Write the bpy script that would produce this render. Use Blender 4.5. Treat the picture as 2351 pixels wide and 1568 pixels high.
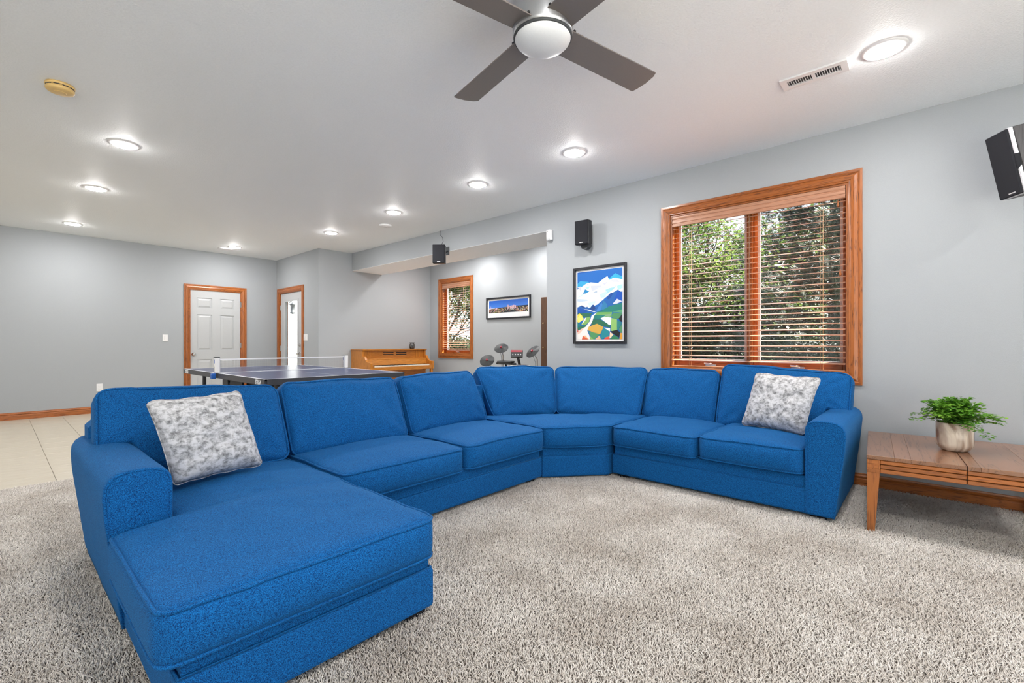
import bpy, bmesh, math, random
from mathutils import Vector, Matrix, noise

R = math.radians
scene = bpy.context.scene
for o in list(bpy.data.objects):
    bpy.data.objects.remove(o)
col = scene.collection

# ------------------------------------------------------------------ camera
cam_d = bpy.data.cameras.new('camera')
cam = bpy.data.objects.new('camera', cam_d)
col.objects.link(cam)
cam.location = (0, 0, 1.09)
cam.rotation_euler = (R(90), 0, R(-48.1645))
cam_d.sensor_width = 36.0
cam_d.lens = 1062.3 / 2351 * 36.0
cam_d.shift_y = 5.15 / 2351
cam_d.clip_start = 0.02
scene.camera = cam

# ------------------------------------------------------------------ world, sun, exposure
world = bpy.data.worlds.new('world')
scene.world = world
world.use_nodes = True
nt = world.node_tree
nt.nodes.clear()
w_out = nt.nodes.new('ShaderNodeOutputWorld')
w_bg = nt.nodes.new('ShaderNodeBackground')
w_tc = nt.nodes.new('ShaderNodeTexCoord')
w_sep = nt.nodes.new('ShaderNodeSeparateXYZ')
w_rmp = nt.nodes.new('ShaderNodeValToRGB')
nt.links.new(w_tc.outputs['Generated'], w_sep.inputs[0])
nt.links.new(w_sep.outputs['Z'], w_rmp.inputs[0])
nt.links.new(w_rmp.outputs[0], w_bg.inputs['Color'])
nt.links.new(w_bg.outputs[0], w_out.inputs[0])
w_rmp.color_ramp.elements[0].position = 0.0
w_rmp.color_ramp.elements[0].color = (0.95, 0.97, 1.0, 1)
w_rmp.color_ramp.elements[1].position = 0.9
w_rmp.color_ramp.elements[1].color = (0.42, 0.62, 1.0, 1)
w_bg.inputs['Strength'].default_value = 0.95

sun_d = bpy.data.lights.new('sun', 'SUN')
sun_d.energy = 20.0
sun_d.angle = R(0.6)
sun_d.color = (1.0, 0.94, 0.85)
sun = bpy.data.objects.new('sun', sun_d)
col.objects.link(sun)
SUN_DIR = Vector((0.52, -0.45, 0.72)).normalized()      # towards the sun
sun.rotation_euler = SUN_DIR.to_track_quat('Z', 'Y').to_euler()
sun.location = (20, -14, 20)

CAN_STRENGTH = 162.0
ALCOVE_STRENGTH = 115.0
scene.cycles.max_bounces = 6
scene.cycles.diffuse_bounces = 4
scene.cycles.adaptive_threshold = 0.03
scene.cycles.glossy_bounces = 3
scene.cycles.transmission_bounces = 4
scene.cycles.transparent_max_bounces = 10
scene.cycles.caustics_reflective = False
scene.cycles.caustics_refractive = False
vs = scene.view_settings
vs.view_transform = 'Standard'
vs.look = 'None'
vs.exposure = 1.13
vs.gamma = 1.0
vs.use_curve_mapping = False

# ------------------------------------------------------------------ helpers: meshes
ORG = {}


class MB:
    """collects shapes in world coordinates; build() links them as one mesh object"""

    def __init__(self, xf=None):
        self.v, self.f, self.s = [], [], []
        self.xf = xf

    def add(self, verts, faces, smooth=False):
        n = len(self.v)
        if self.xf is not None:
            verts = [self.xf @ Vector(p) for p in verts]
        self.v += [tuple(p) for p in verts]
        self.f += [tuple(i + n for i in f) for f in faces]
        self.s += [smooth] * len(faces)
        return self

    def box(self, x0, x1, y0, y1, z0, z1, b=0.0):
        x0, x1 = min(x0, x1), max(x0, x1)
        y0, y1 = min(y0, y1), max(y0, y1)
        z0, z1 = min(z0, z1), max(z0, z1)
        if b <= 0:
            v = [(x, y, z) for x in (x0, x1) for y in (y0, y1) for z in (z0, z1)]
            f = [(0, 1, 3, 2), (4, 6, 7, 5), (0, 4, 5, 1), (2, 3, 7, 6), (0, 2, 6, 4), (1, 5, 7, 3)]
            return self.add(v, f)
        b = min(b, (x1 - x0) * .49, (y1 - y0) * .49, (z1 - z0) * .49)
        v, idx = [], {}
        for i, x in enumerate((x0, x1)):
            for j, y in enumerate((y0, y1)):
                for k, z in enumerate((z0, z1)):
                    ix, iy, iz = x + b * (1 - 2 * i), y + b * (1 - 2 * j), z + b * (1 - 2 * k)
                    idx[i, j, k, 0] = len(v); v.append((x, iy, iz))
                    idx[i, j, k, 1] = len(v); v.append((ix, y, iz))
                    idx[i, j, k, 2] = len(v); v.append((ix, iy, z))
        f = []
        q = ((0, 0), (1, 0), (1, 1), (0, 1))
        for s in (0, 1):
            f.append(tuple(idx[s, a, c, 0] for a, c in q))
            f.append(tuple(idx[a, s, c, 1] for a, c in q))
            f.append(tuple(idx[a, c, s, 2] for a, c in q))
        for a in (0, 1):
            for c in (0, 1):
                f.append((idx[0, a, c, 1], idx[1, a, c, 1], idx[1, a, c, 2], idx[0, a, c, 2]))
                f.append((idx[a, 0, c, 0], idx[a, 1, c, 0], idx[a, 1, c, 2], idx[a, 0, c, 2]))
                f.append((idx[a, c, 0, 0], idx[a, c, 1, 0], idx[a, c, 1, 1], idx[a, c, 0, 1]))
        for i in (0, 1):
            for j in (0, 1):
                for k in (0, 1):
                    f.append((idx[i, j, k, 0], idx[i, j, k, 1], idx[i, j, k, 2]))
        return self.add(v, f)

    def cyl(self, p0, p1, r0, r1=None, n=16, cap=True, smooth=True):
        p0, p1 = Vector(p0), Vector(p1)
        r1 = r0 if r1 is None else r1
        d = (p1 - p0).normalized()
        a = d.orthogonal().normalized()
        b = d.cross(a)
        v = []
        for p, r in ((p0, r0), (p1, r1)):
            for i in range(n):
                t = 2 * math.pi * i / n
                v.append(p + a * (r * math.cos(t)) + b * (r * math.sin(t)))
        f = [(i, (i + 1) % n, n + (i + 1) % n, n + i) for i in range(n)]
        self.add(v, f, smooth)
        if cap:
            self.add(v[:n], [tuple(range(n))])
            self.add(v[n:], [tuple(range(n))])
        return self

    def tube(self, pts, r, n=8, closed=False, cap=True):
        pts = [Vector(p) for p in pts]
        m = len(pts)
        v, f = [], []
        a = None
        for i, p in enumerate(pts):
            if closed:
                d = pts[(i + 1) % m] - pts[i - 1]
            else:
                d = pts[min(i + 1, m - 1)] - pts[max(i - 1, 0)]
            d.normalize()
            if a is None:
                a = d.orthogonal().normalized()
            a = (a - d * a.dot(d)).normalized()
            b = d.cross(a)
            rr = r[i] if isinstance(r, (list, tuple)) else r
            for k in range(n):
                t = 2 * math.pi * k / n
                v.append(p + a * (rr * math.cos(t)) + b * (rr * math.sin(t)))
        for i in range(m if closed else m - 1):
            j = (i + 1) % m
            for k in range(n):
                l = (k + 1) % n
                f.append((i * n + k, i * n + l, j * n + l, j * n + k))
        self.add(v, f, True)
        if cap and not closed:
            self.add(v[:n], [tuple(range(n))])
            self.add(v[-n:], [tuple(range(n))])
        return self

    def lathe(self, prof, c, n=24, close=False):
        c = Vector(c)
        v, f = [], []
        for r, z in prof:
            for i in range(n):
                t = 2 * math.pi * i / n
                v.append(c + Vector((r * math.cos(t), r * math.sin(t), z)))
        for j in range(len(prof) - 1):
            for i in range(n):
                k = (i + 1) % n
                f.append((j * n + i, j * n + k, (j + 1) * n + k, (j + 1) * n + i))
        return self.add(v, f, True)

    def prism(self, poly, lo, hi, axis='z', smooth=False):
        """poly: 2d points; axis z -> (x, y), axis y -> (x, z), axis x -> (y, z)"""
        def p(a, b, c):
            return (a, b, c) if axis == 'z' else ((a, c, b) if axis == 'y' else (c, a, b))
        n = len(poly)
        v = [p(a, b, lo) for a, b in poly] + [p(a, b, hi) for a, b in poly]
        self.add(v, [(i, (i + 1) % n, n + (i + 1) % n, n + i) for i in range(n)], smooth)
        self.add(v[:n], [tuple(range(n))])
        self.add(v[n:], [tuple(range(n))])
        return self

    def build(self, name, mat, parent=None, fix=True):
        me = bpy.data.meshes.new(name)
        o_ = ORG.get(parent.name, Vector((0, 0, 0))) if parent else Vector((0, 0, 0))
        me.from_pydata([(a - o_[0], b - o_[1], c - o_[2]) for a, b, c in self.v], [], self.f)
        me.polygons.foreach_set('use_smooth', self.s)
        if fix:
            bm = bmesh.new()
            bm.from_mesh(me)
            bmesh.ops.remove_doubles(bm, verts=bm.verts, dist=1e-6)
            bmesh.ops.recalc_face_normals(bm, faces=bm.faces)
            bm.to_mesh(me)
            bm.free()
        me.materials.append(mat)
        me.update()
        ob = bpy.data.objects.new(name, me)
        col.objects.link(ob)
        if parent:
            ob.parent = parent
        ORG[ob.name] = o_
        return ob


def tag(o, label=None, cat=None, group=None, kind=None):
    if label: o['label'] = label
    if cat: o['category'] = cat
    if group: o['group'] = group
    if kind: o['kind'] = kind
    return o


def thing(name, loc, label, cat, group=None, kind=None):
    o = bpy.data.objects.new(name, None)
    o.empty_display_size = 0.05
    col.objects.link(o)
    o.location = loc
    ORG[o.name] = Vector(loc)
    return tag(o, label, cat, group, kind)


def copy_tree(root, loc, label):
    r = root.copy(); col.objects.link(r); r.location = loc; r['label'] = label
    for ch in list(root.children):
        c = ch.copy(); col.objects.link(c); c.parent = r
        for g in list(ch.children):
            d = g.copy(); col.objects.link(d); d.parent = c
    return r


def solid_with_holes(axis, lo, hi, a0, a1, z0, z1, holes):
    """slab normal to axis ('x': spans y,z ; 'y': spans x,z) with rectangular openings"""
    A = sorted({a0, a1, *[h[0] for h in holes], *[h[1] for h in holes]})
    Z = sorted({z0, z1, *[h[2] for h in holes], *[h[3] for h in holes]})
    A = [a for a in A if a0 <= a <= a1]
    Z = [z for z in Z if z0 <= z <= z1]

    def solid(i, j):
        if i < 0 or j < 0 or i >= len(A) - 1 or j >= len(Z) - 1:
            return False
        ca, cz = (A[i] + A[i + 1]) / 2, (Z[j] + Z[j + 1]) / 2
        return not any(h[0] < ca < h[1] and h[2] < cz < h[3] for h in holes)

    def P(d, a, z):
        return (d, a, z) if axis == 'x' else (a, d, z)
    m = MB()
    for i in range(len(A) - 1):
        for j in range(len(Z) - 1):
            if not solid(i, j):
                continue
            a, b, c, d = A[i], A[i + 1], Z[j], Z[j + 1]
            m.add([P(lo, a, c), P(lo, b, c), P(lo, b, d), P(lo, a, d)], [(0, 1, 2, 3)])
            m.add([P(hi, a, c), P(hi, b, c), P(hi, b, d), P(hi, a, d)], [(0, 1, 2, 3)])
            if not solid(i - 1, j): m.add([P(lo, a, c), P(hi, a, c), P(hi, a, d), P(lo, a, d)], [(0, 1, 2, 3)])
            if not solid(i + 1, j): m.add([P(lo, b, c), P(hi, b, c), P(hi, b, d), P(lo, b, d)], [(0, 1, 2, 3)])
            if not solid(i, j - 1): m.add([P(lo, a, c), P(hi, a, c), P(hi, b, c), P(lo, b, c)], [(0, 1, 2, 3)])
            if not solid(i, j + 1): m.add([P(lo, a, d), P(hi, a, d), P(hi, b, d), P(lo, b, d)], [(0, 1, 2, 3)])
    return m


# ------------------------------------------------------------------ helpers: materials
def new_mat(name):
    m = bpy.data.materials.new(name)
    m.use_nodes = True
    n = m.node_tree.nodes
    return m, n, m.node_tree.links, n['Principled BSDF']


def plain(name, c, rough=0.5, metal=0.0, bump=0.0, bscale=200.0, spec=0.5, coat=0.0):
    m, n, l, b = new_mat(name)
    b.inputs['Base Color'].default_value = (*c, 1)
    b.inputs['Roughness'].default_value = rough
    b.inputs['Metallic'].default_value = metal
    b.inputs['Specular IOR Level'].default_value = spec
    b.inputs['Coat Weight'].default_value = coat
    tc = n.new('ShaderNodeTexCoord')
    no = n.new('ShaderNodeTexNoise')
    no.inputs['Scale'].default_value = bscale
    l.new(tc.outputs['Object'], no.inputs['Vector'])
    mx = n.new('ShaderNodeMix'); mx.data_type = 'RGBA'; mx.blend_type = 'MULTIPLY'
    mx.inputs['Factor'].default_value = 0.10
    mx.inputs[6].default_value = (*c, 1)
    l.new(no.outputs['Fac'], mx.inputs[7])
    l.new(mx.outputs[2], b.inputs['Base Color'])
    if bump > 0:
        bp = n.new('ShaderNodeBump')
        bp.inputs['Strength'].default_value = bump
        bp.inputs['Distance'].default_value = 0.004
        l.new(no.outputs['Fac'], bp.inputs['Height'])
        l.new(bp.outputs[0], b.inputs['Normal'])
    return m


def wood(name, c_dark, c_light, axis='z', rough=0.35, scale=1.0, coat=0.25, contrast=0.5):
    """grain stretched along one axis"""
    m, n, l, b = new_mat(name)
    tc = n.new('ShaderNodeTexCoord')
    mp = n.new('ShaderNodeMapping')
    k = {'x': (1.6, 22, 22), 'y': (22, 1.6, 22), 'z': (22, 22, 1.6)}[axis]
    mp.inputs['Scale'].default_value = tuple(v * scale for v in k)
    oi = n.new('ShaderNodeObjectInfo')
    off = n.new('ShaderNodeMath'); off.operation = 'MULTIPLY'; off.inputs[1].default_value = 37.0
    l.new(oi.outputs['Random'], off.inputs[0])
    va_ = n.new('ShaderNodeVectorMath'); va_.operation = 'ADD'
    l.new(tc.outputs['Object'], va_.inputs[0]); l.new(off.outputs[0], va_.inputs[1])
    l.new(va_.outputs[0], mp.inputs['Vector'])
    n1 = n.new('ShaderNodeTexNoise')
    n1.inputs['Scale'].default_value = 1.0
    n1.inputs['Detail'].default_value = 5
    n1.inputs['Distortion'].default_value = 1.6
    l.new(mp.outputs[0], n1.inputs['Vector'])
    # rings from a distorted noise field
    mth = n.new('ShaderNodeMath'); mth.operation = 'MULTIPLY'; mth.inputs[1].default_value = 13.0
    l.new(n1.outputs['Fac'], mth.inputs[0])
    sn = n.new('ShaderNodeMath'); sn.operation = 'PINGPONG'; sn.inputs[1].default_value = 1.0
    l.new(mth.outputs[0], sn.inputs[0])
    mp2 = n.new('ShaderNodeMapping')
    k2 = {'x': (8, 260, 260), 'y': (260, 8, 260), 'z': (260, 260, 8)}[axis]
    mp2.inputs['Scale'].default_value = k2
    l.new(tc.outputs['Object'], mp2.inputs['Vector'])
    n2 = n.new('ShaderNodeTexNoise')
    n2.inputs['Scale'].default_value = 1.0
    n2.inputs['Detail'].default_value = 3
    l.new(mp2.outputs[0], n2.inputs['Vector'])
    ad = n.new('ShaderNodeMath'); ad.operation = 'MULTIPLY_ADD'
    ad.inputs[1].default_value = contrast
    l.new(sn.outputs[0], ad.inputs[0])
    l.new(n2.outputs['Fac'], ad.inputs[2])
    rp = n.new('ShaderNodeValToRGB')
    rp.color_ramp.elements[0].position = 0.34
    rp.color_ramp.elements[0].color = (*c_dark, 1)
    rp.color_ramp.elements[1].position = 0.72
    rp.color_ramp.elements[1].color = (*c_light, 1)
    l.new(ad.outputs[0], rp.inputs[0])
    hs = n.new('ShaderNodeHueSaturation')
    mr = n.new('ShaderNodeMapRange'); mr.inputs['To Min'].default_value = 0.86; mr.inputs['To Max'].default_value = 1.16
    l.new(oi.outputs['Random'], mr.inputs['Value']); l.new(mr.outputs[0], hs.inputs['Value'])
    l.new(rp.outputs[0], hs.inputs['Color']); l.new(hs.outputs[0], b.inputs['Base Color'])
    b.inputs['Roughness'].default_value = rough
    b.inputs['Coat Weight'].default_value = coat
    b.inputs['Coat Roughness'].default_value = 0.15
    bp = n.new('ShaderNodeBump')
    bp.inputs['Strength'].default_value = 0.12
    bp.inputs['Distance'].default_value = 0.002
    l.new(n2.outputs['Fac'], bp.inputs['Height'])
    l.new(bp.outputs[0], b.inputs['Normal'])
    return m


def fabric(name, c_dark, c_light):
    m, n, l, b = new_mat(name)
    tc = n.new('ShaderNodeTexCoord')
    fac = None
    for sc, dt in (((1000, 300, 300), 1), ((300, 1000, 300), 1), ((300, 300, 1000), 1)):
        mp = n.new('ShaderNodeMapping')
        mp.inputs['Scale'].default_value = sc
        l.new(tc.outputs['Object'], mp.inputs['Vector'])
        no = n.new('ShaderNodeTexNoise')
        no.inputs['Scale'].default_value = 1.0
        no.inputs['Detail'].default_value = dt
        l.new(mp.outputs[0], no.inputs['Vector'])
        if fac is None:
            fac = no.outputs['Fac']
        else:
            ad = n.new('ShaderNodeMath'); ad.operation = 'ADD'
            l.new(fac, ad.inputs[0]); l.new(no.outputs['Fac'], ad.inputs[1])
            fac = ad.outputs[0]
    dv = n.new('ShaderNodeMath'); dv.operation = 'MULTIPLY'; dv.inputs[1].default_value = 0.3333
    l.new(fac, dv.inputs[0])
    rp = n.new('ShaderNodeValToRGB')
    rp.color_ramp.elements[0].position = 0.405
    rp.color_ramp.elements[0].color = (*c_dark, 1)
    rp.color_ramp.elements[1].position = 0.61
    rp.color_ramp.elements[1].color = (*c_light, 1)
    l.new(dv.outputs[0], rp.inputs[0])
    l.new(rp.outputs[0], b.inputs['Base Color'])
    b.inputs['Roughness'].default_value = 0.85
    b.inputs['Specular IOR Level'].default_value = 0.2
    b.inputs['Sheen Weight'].default_value = 0.16
    b.inputs['Sheen Roughness'].default_value = 0.4
    b.inputs['Sheen Tint'].default_value = (0.15, 0.55, 1, 1)
    bp = n.new('ShaderNodeBump')
    bp.inputs['Strength'].default_value = 0.6
    bp.inputs['Distance'].default_value = 0.003
    l.new(dv.outputs[0], bp.inputs['Height'])
    l.new(bp.outputs[0], b.inputs['Normal'])
    return m


def noise_mix(name, c1, c2, scale, lo=0.4, hi=0.6, rough=0.7, detail=6, bump=0.0, bdist=0.004, stretch=(1, 1, 1), distort=0.0, spec=0.5, nrough=0.5):
    m, n, l, b = new_mat(name)
    tc = n.new('ShaderNodeTexCoord')
    mp = n.new('ShaderNodeMapping')
    mp.inputs['Scale'].default_value = stretch
    l.new(tc.outputs['Object'], mp.inputs['Vector'])
    no = n.new('ShaderNodeTexNoise')
    no.inputs['Scale'].default_value = scale
    no.inputs['Detail'].default_value = detail
    no.inputs['Distortion'].default_value = distort
    no.inputs['Roughness'].default_value = nrough
    l.new(mp.outputs[0], no.inputs['Vector'])
    rp = n.new('ShaderNodeValToRGB')
    rp.color_ramp.elements[0].position = lo
    rp.color_ramp.elements[0].color = (*c1, 1)
    rp.color_ramp.elements[1].position = hi
    rp.color_ramp.elements[1].color = (*c2, 1)
    l.new(no.outputs['Fac'], rp.inputs[0])
    l.new(rp.outputs[0], b.inputs['Base Color'])
    b.inputs['Roughness'].default_value = rough
    b.inputs['Specular IOR Level'].default_value = spec
    if bump:
        bp = n.new('ShaderNodeBump')
        bp.inputs['Strength'].default_value = bump
        bp.inputs['Distance'].default_value = bdist
        l.new(no.outputs['Fac'], bp.inputs['Height'])
        l.new(bp.outputs[0], b.inputs['Normal'])
    return m


def glass(name, tint=(0.96, 0.98, 0.98), refl=0.03):
    m = bpy.data.materials.new(name)
    m.use_nodes = True
    n, l = m.node_tree.nodes, m.node_tree.links
    n.clear()
    out = n.new('ShaderNodeOutputMaterial')
    mix = n.new('ShaderNodeMixShader')
    tr = n.new('ShaderNodeBsdfTransparent'); tr.inputs[0].default_value = (*tint, 1)
    gl = n.new('ShaderNodeBsdfGlossy'); gl.inputs['Roughness'].default_value = 0.02
    fr = n.new('ShaderNodeLayerWeight'); fr.inputs[0].default_value = 0.5
    pw = n.new('ShaderNodeMath'); pw.operation = 'POWER'; pw.inputs[1].default_value = 5.0
    ma = n.new('ShaderNodeMath'); ma.operation = 'MULTIPLY_ADD'; ma.inputs[1].default_value = 0.6; ma.inputs[2].default_value = refl
    l.new(fr.outputs['Facing'], pw.inputs[0]); l.new(pw.outputs[0], ma.inputs[0])
    l.new(ma.outputs[0], mix.inputs[0])
    l.new(tr.outputs[0], mix.inputs[1]); l.new(gl.outputs[0], mix.inputs[2])
    l.new(mix.outputs[0], out.inputs[0])
    return m


def leafmat(name, c1, c2, scale=3.0, trans=0.35):
    m = bpy.data.materials.new(name)
    m.use_nodes = True
    n, l = m.node_tree.nodes, m.node_tree.links
    n.clear()
    out = n.new('ShaderNodeOutputMaterial')
    mix = n.new('ShaderNodeMixShader'); mix.inputs[0].default_value = trans
    df = n.new('ShaderNodeBsdfPrincipled'); df.inputs['Roughness'].default_value = 0.5
    tl = n.new('ShaderNodeBsdfTranslucent')
    tc = n.new('ShaderNodeTexCoord')
    no = n.new('ShaderNodeTexNoise'); no.inputs['Scale'].default_value = scale
    rp = n.new('ShaderNodeValToRGB')
    rp.color_ramp.elements[0].position = 0.35; rp.color_ramp.elements[0].color = (*c1, 1)
    rp.color_ramp.elements[1].position = 0.65; rp.color_ramp.elements[1].color = (*c2, 1)
    l.new(tc.outputs['Object'], no.inputs['Vector'])
    l.new(no.outputs['Fac'], rp.inputs[0])
    l.new(rp.outputs[0], df.inputs['Base Color']); l.new(rp.outputs[0], tl.inputs['Color'])
    l.new(df.outputs[0], mix.inputs[1]); l.new(tl.outputs[0], mix.inputs[2])
    l.new(mix.outputs[0], out.inputs[0])
    return m


def attr_mat(name, rough=0.5):
    m, n, l, b = new_mat(name)
    a = n.new('ShaderNodeVertexColor'); a.layer_name = 'Col'
    l.new(a.outputs[0], b.inputs['Base Color'])
    b.inputs['Roughness'].default_value = rough
    return m


def emit_mat(name, c, strength):
    m = bpy.data.materials.new(name)
    m.use_nodes = True
    n, l = m.node_tree.nodes, m.node_tree.links
    n.clear()
    out = n.new('ShaderNodeOutputMaterial')
    e = n.new('ShaderNodeEmission')
    e.inputs[0].default_value = (*c, 1); e.inputs[1].default_value = strength
    l.new(e.outputs[0], out.inputs[0])
    return m


def srgb(r, g, b):
    f = lambda c: (c / 255 / 12.92) if c / 255 <= 0.04045 else ((c / 255 + 0.055) / 1.055) ** 2.4
    return (f(r), f(g), f(b))


M = {}
M['wall'] = plain('wall_paint', (0.400, 0.424, 0.447), 0.75, bump=0.15, bscale=260, spec=0.25)
M['ceiling'] = noise_mix('ceiling_paint', (0.875, 0.905, 0.925), (0.90, 0.93, 0.95), 95, 0.35, 0.6, 0.6, 4, bump=0.55, bdist=0.004, spec=0.4)
OAK_D, OAK_L = (0.075, 0.018, 0.003), (0.37, 0.108, 0.019)
M['oak_x'] = wood('oak_x', OAK_D, OAK_L, 'x')
M['oak_y'] = wood('oak_y', OAK_D, OAK_L, 'y')
M['oak_z'] = wood('oak_z', OAK_D, OAK_L, 'z')
M['slat'] = wood('slat_wood', (0.33, 0.145, 0.080), (0.46, 0.235, 0.145), 'y', 0.30, 1.0, 0.3, 0.3)
M['white'] = plain('white_paint', (0.52, 0.535, 0.55), 0.45)
M['rear_wall'] = plain('bounce_wall_paint', (0.80, 0.80, 0.80), 0.7)  # unseen walls made paler to bounce more light to the ceiling
M['white_plastic'] = plain('white_plastic', (0.85, 0.85, 0.86), 0.35)
M['grey_vinyl'] = plain('grey_vinyl', (0.55, 0.52, 0.55), 0.45)
M['nickel'] = plain('brushed_nickel', (0.46, 0.47, 0.49), 0.32, 1.0, 0.05, 300)
M['chrome'] = plain('chrome', (0.75, 0.75, 0.75), 0.15, 1.0)
M['brass'] = plain('brass', (0.85, 0.65, 0.35), 0.25, 1.0)
M['black'] = plain('black_plastic', (0.010, 0.010, 0.013), 0.4)
M['black_cloth'] = plain('black_grille_cloth', (0.008, 0.009, 0.014), 0.85, bump=0.4, bscale=900)
M['black_wood'] = wood('black_ash', (0.008, 0.008, 0.010), (0.035, 0.033, 0.035), 'z', 0.45, 1.0, 0.0, 0.5)
M['black_frame'] = plain('black_frame', (0.012, 0.013, 0.018), 0.4)
M['rubber'] = plain('dark_rubber', (0.05, 0.055, 0.06), 0.6)
M['silver'] = plain('silver_plastic', (0.6, 0.6, 0.63), 0.3, 0.3)
M['glass'] = glass('window_glass')
M['blue'] = fabric('blue_chenille', (0.0004, 0.0165, 0.092), (0.0055, 0.168, 0.490))
M['pillow'] = noise_mix('grey_velvet', (0.17, 0.17, 0.175), (0.62, 0.62, 0.64), 30, 0.38, 0.57, 0.75, 15, bump=0.3, bdist=0.003, stretch=(1, 1, 1.3), distort=0.25, spec=0.3, nrough=.72)
M['tile'] = noise_mix('beige_tile', (0.47, 0.41, 0.32), (0.57, 0.52, 0.425), 3.0, 0.3, 0.7, 0.33, 8, stretch=(1.5, 22, 8))
M['grout'] = plain('grout', (0.36, 0.33, 0.28), 0.9)
M['carpet_back'] = plain('carpet_backing', (0.13, 0.11, 0.095), 0.95)
M['concrete'] = noise_mix('pale_concrete', (0.5, 0.48, 0.45), (0.62, 0.6, 0.56), 8, rough=0.9)
M['grass'] = noise_mix('lawn', (0.03, 0.06, 0.015), (0.08, 0.12, 0.03), 14, rough=0.95, bump=0.6, bdist=0.03)
M['siding'] = plain('white_siding', (0.82, 0.83, 0.85), 0.6)
M['can_light'] = emit_mat('led_diffuser', (1.0, 0.975, 0.95), CAN_STRENGTH)
M['alcove_light'] = emit_mat('led_diffuser_dimmed', (1.0, 0.975, 0.95), ALCOVE_STRENGTH)


# carpet yarn: soft colour patches stand in for shading on trodden pile
def yarn():
    m, n, l, b = new_mat('carpet_yarn')
    g = n.new('ShaderNodeNewGeometry')
    n1 = n.new('ShaderNodeTexNoise'); n1.inputs['Scale'].default_value = 2.6; n1.inputs['Detail'].default_value = 3
    n2 = n.new('ShaderNodeTexNoise'); n2.inputs['Scale'].default_value = 55; n2.inputs['Detail'].default_value = 2
    l.new(g.outputs['Position'], n1.inputs['Vector']); l.new(g.outputs['Position'], n2.inputs['Vector'])
    ad = n.new('ShaderNodeMath'); ad.operation = 'MULTIPLY_ADD'; ad.inputs[1].default_value = 0.55
    l.new(n1.outputs['Fac'], ad.inputs[0])
    ml = n.new('ShaderNodeMath'); ml.operation = 'MULTIPLY'; ml.inputs[1].default_value = 0.5
    l.new(n2.outputs['Fac'], ml.inputs[0]); l.new(ml.outputs[0], ad.inputs[2])
    rp = n.new('ShaderNodeValToRGB')
    rp.color_ramp.elements[0].position = 0.36; rp.color_ramp.elements[0].color = (0.555, 0.495, 0.44, 1)
    rp.color_ramp.elements[1].position = 0.66; rp.color_ramp.elements[1].color = (0.85, 0.808, 0.762, 1)
    l.new(ad.outputs[0], rp.inputs[0])
    l.new(rp.outputs[0], b.inputs['Base Color'])
    b.inputs['Roughness'].default_value = 0.9
    b.inputs['Specular IOR Level'].default_value = 0.15
    return m


M['yarn'] = yarn()

# ------------------------------------------------------------------ the room shell
H = 2.7594
XR, YL, X2, Y2, XA = 4.399, 9.724, 3.768, 7.911, 6.204      # window wall, far wall, glass-door wall, piano wall, alcove back
SOF = 2.433
YE = 3.379                                                    # end of the window wall, where the alcove opens
XW, YB = -5.0, -2.3                                           # the two sides behind the camera
TH = 0.16
CARPET_Y = 5.085


def struct(name, mb, mat, label=None, parent=None, fix=True):
    o = mb.build(name, mat, parent, fix)
    if parent is None:
        tag(o, label, None, None, 'structure')
    return o


# floor: slab, tiles, carpet
floor = struct('floor', MB().box(XW - .2, XA + .2, YB - .2, YL + .2, -0.12, -0.006), M['grout'], 'floor of beige tile beyond a beige carpet')
tile_w = 0.3445
m0 = MB().box(0.0015, tile_w - .0015, 0.0015, tile_w - .0015, -0.006, 0.0, 0.0012)
tile_first = None
for i in range(-4, 10):
    for j in range(14):
        x, y = 0.327 + i * tile_w, CARPET_Y + j * tile_w
        if y + tile_w > YL:
            continue
        if tile_first is None:
            tile_first = m0.build('tile', M['tile'], floor)
            t = tile_first
        else:
            t = tile_first.copy(); col.objects.link(t); t.parent = floor
        t.location = (x, y, 0)
MB().box(XW, 0.327 - 4 * tile_w, CARPET_Y, YL, -.006, -.0005).box(0.327 - 4 * tile_w, X2, CARPET_Y + 13 * tile_w, YL, -.006, -.0005)\
    .box(0.327 + 10 * tile_w, X2, CARPET_Y, YL, -.006, -.0005)\
    .box(X2, XA, CARPET_Y, Y2, -.006, -.0005).box(XR, XA, YE - .4, CARPET_Y, -.006, -.0005).build('tile_field', M['tile'], floor)
MB().box(XW, XR, YB, CARPET_Y, -.006, 0.004).build('carpet_backing', M['carpet_back'], floor)

# carpet pile: one patch of yarn tufts repeated over the carpet by geometry nodes
rng = random.Random(5)
PATCH = 0.5
pm = MB()
NT = 78
for i in range(NT):
    for j in range(NT):
        x = (i + rng.random()) / NT * PATCH
        y = (j + rng.random()) / NT * PATCH
        a = rng.random() * 2 * math.pi
        lean = rng.uniform(0.15, 1.05)
        hgt = rng.uniform(0.011, 0.020)
        r = rng.uniform(0.0014, 0.0023)
        dx, dy = math.cos(a), math.sin(a)
        b = rng.random() * 6.28
        ring0 = [(x + r * math.cos(b + k * 2.094), y + r * math.sin(b + k * 2.094), 0.0) for k in range(3)]
        mx, my = x + dx * lean * hgt * .45, y + dy * lean * hgt * .45
        r1 = r * 1.15
        ring1 = [(mx + r1 * math.cos(b + .6 + k * 2.094), my + r1 * math.sin(b + .6 + k * 2.094), hgt * .55) for k in range(3)]
        tip = (x + dx * lean * hgt * 1.25, y + dy * lean * hgt * 1.25, hgt)
        pm.add(ring0 + ring1 + [tip], [(0, 1, 4, 3), (1, 2, 5, 4), (2, 0, 3, 5), (3, 4, 6), (4, 5, 6), (5, 3, 6)], True)
pile = pm.build('carpet_pile', M['yarn'], floor, fix=False)
tag(pile, 'beige shag carpet pile', None, None, 'stuff')
pile.location = (0, 0, 0.004)
ng = bpy.data.node_groups.new('pile_spread', 'GeometryNodeTree')
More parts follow.
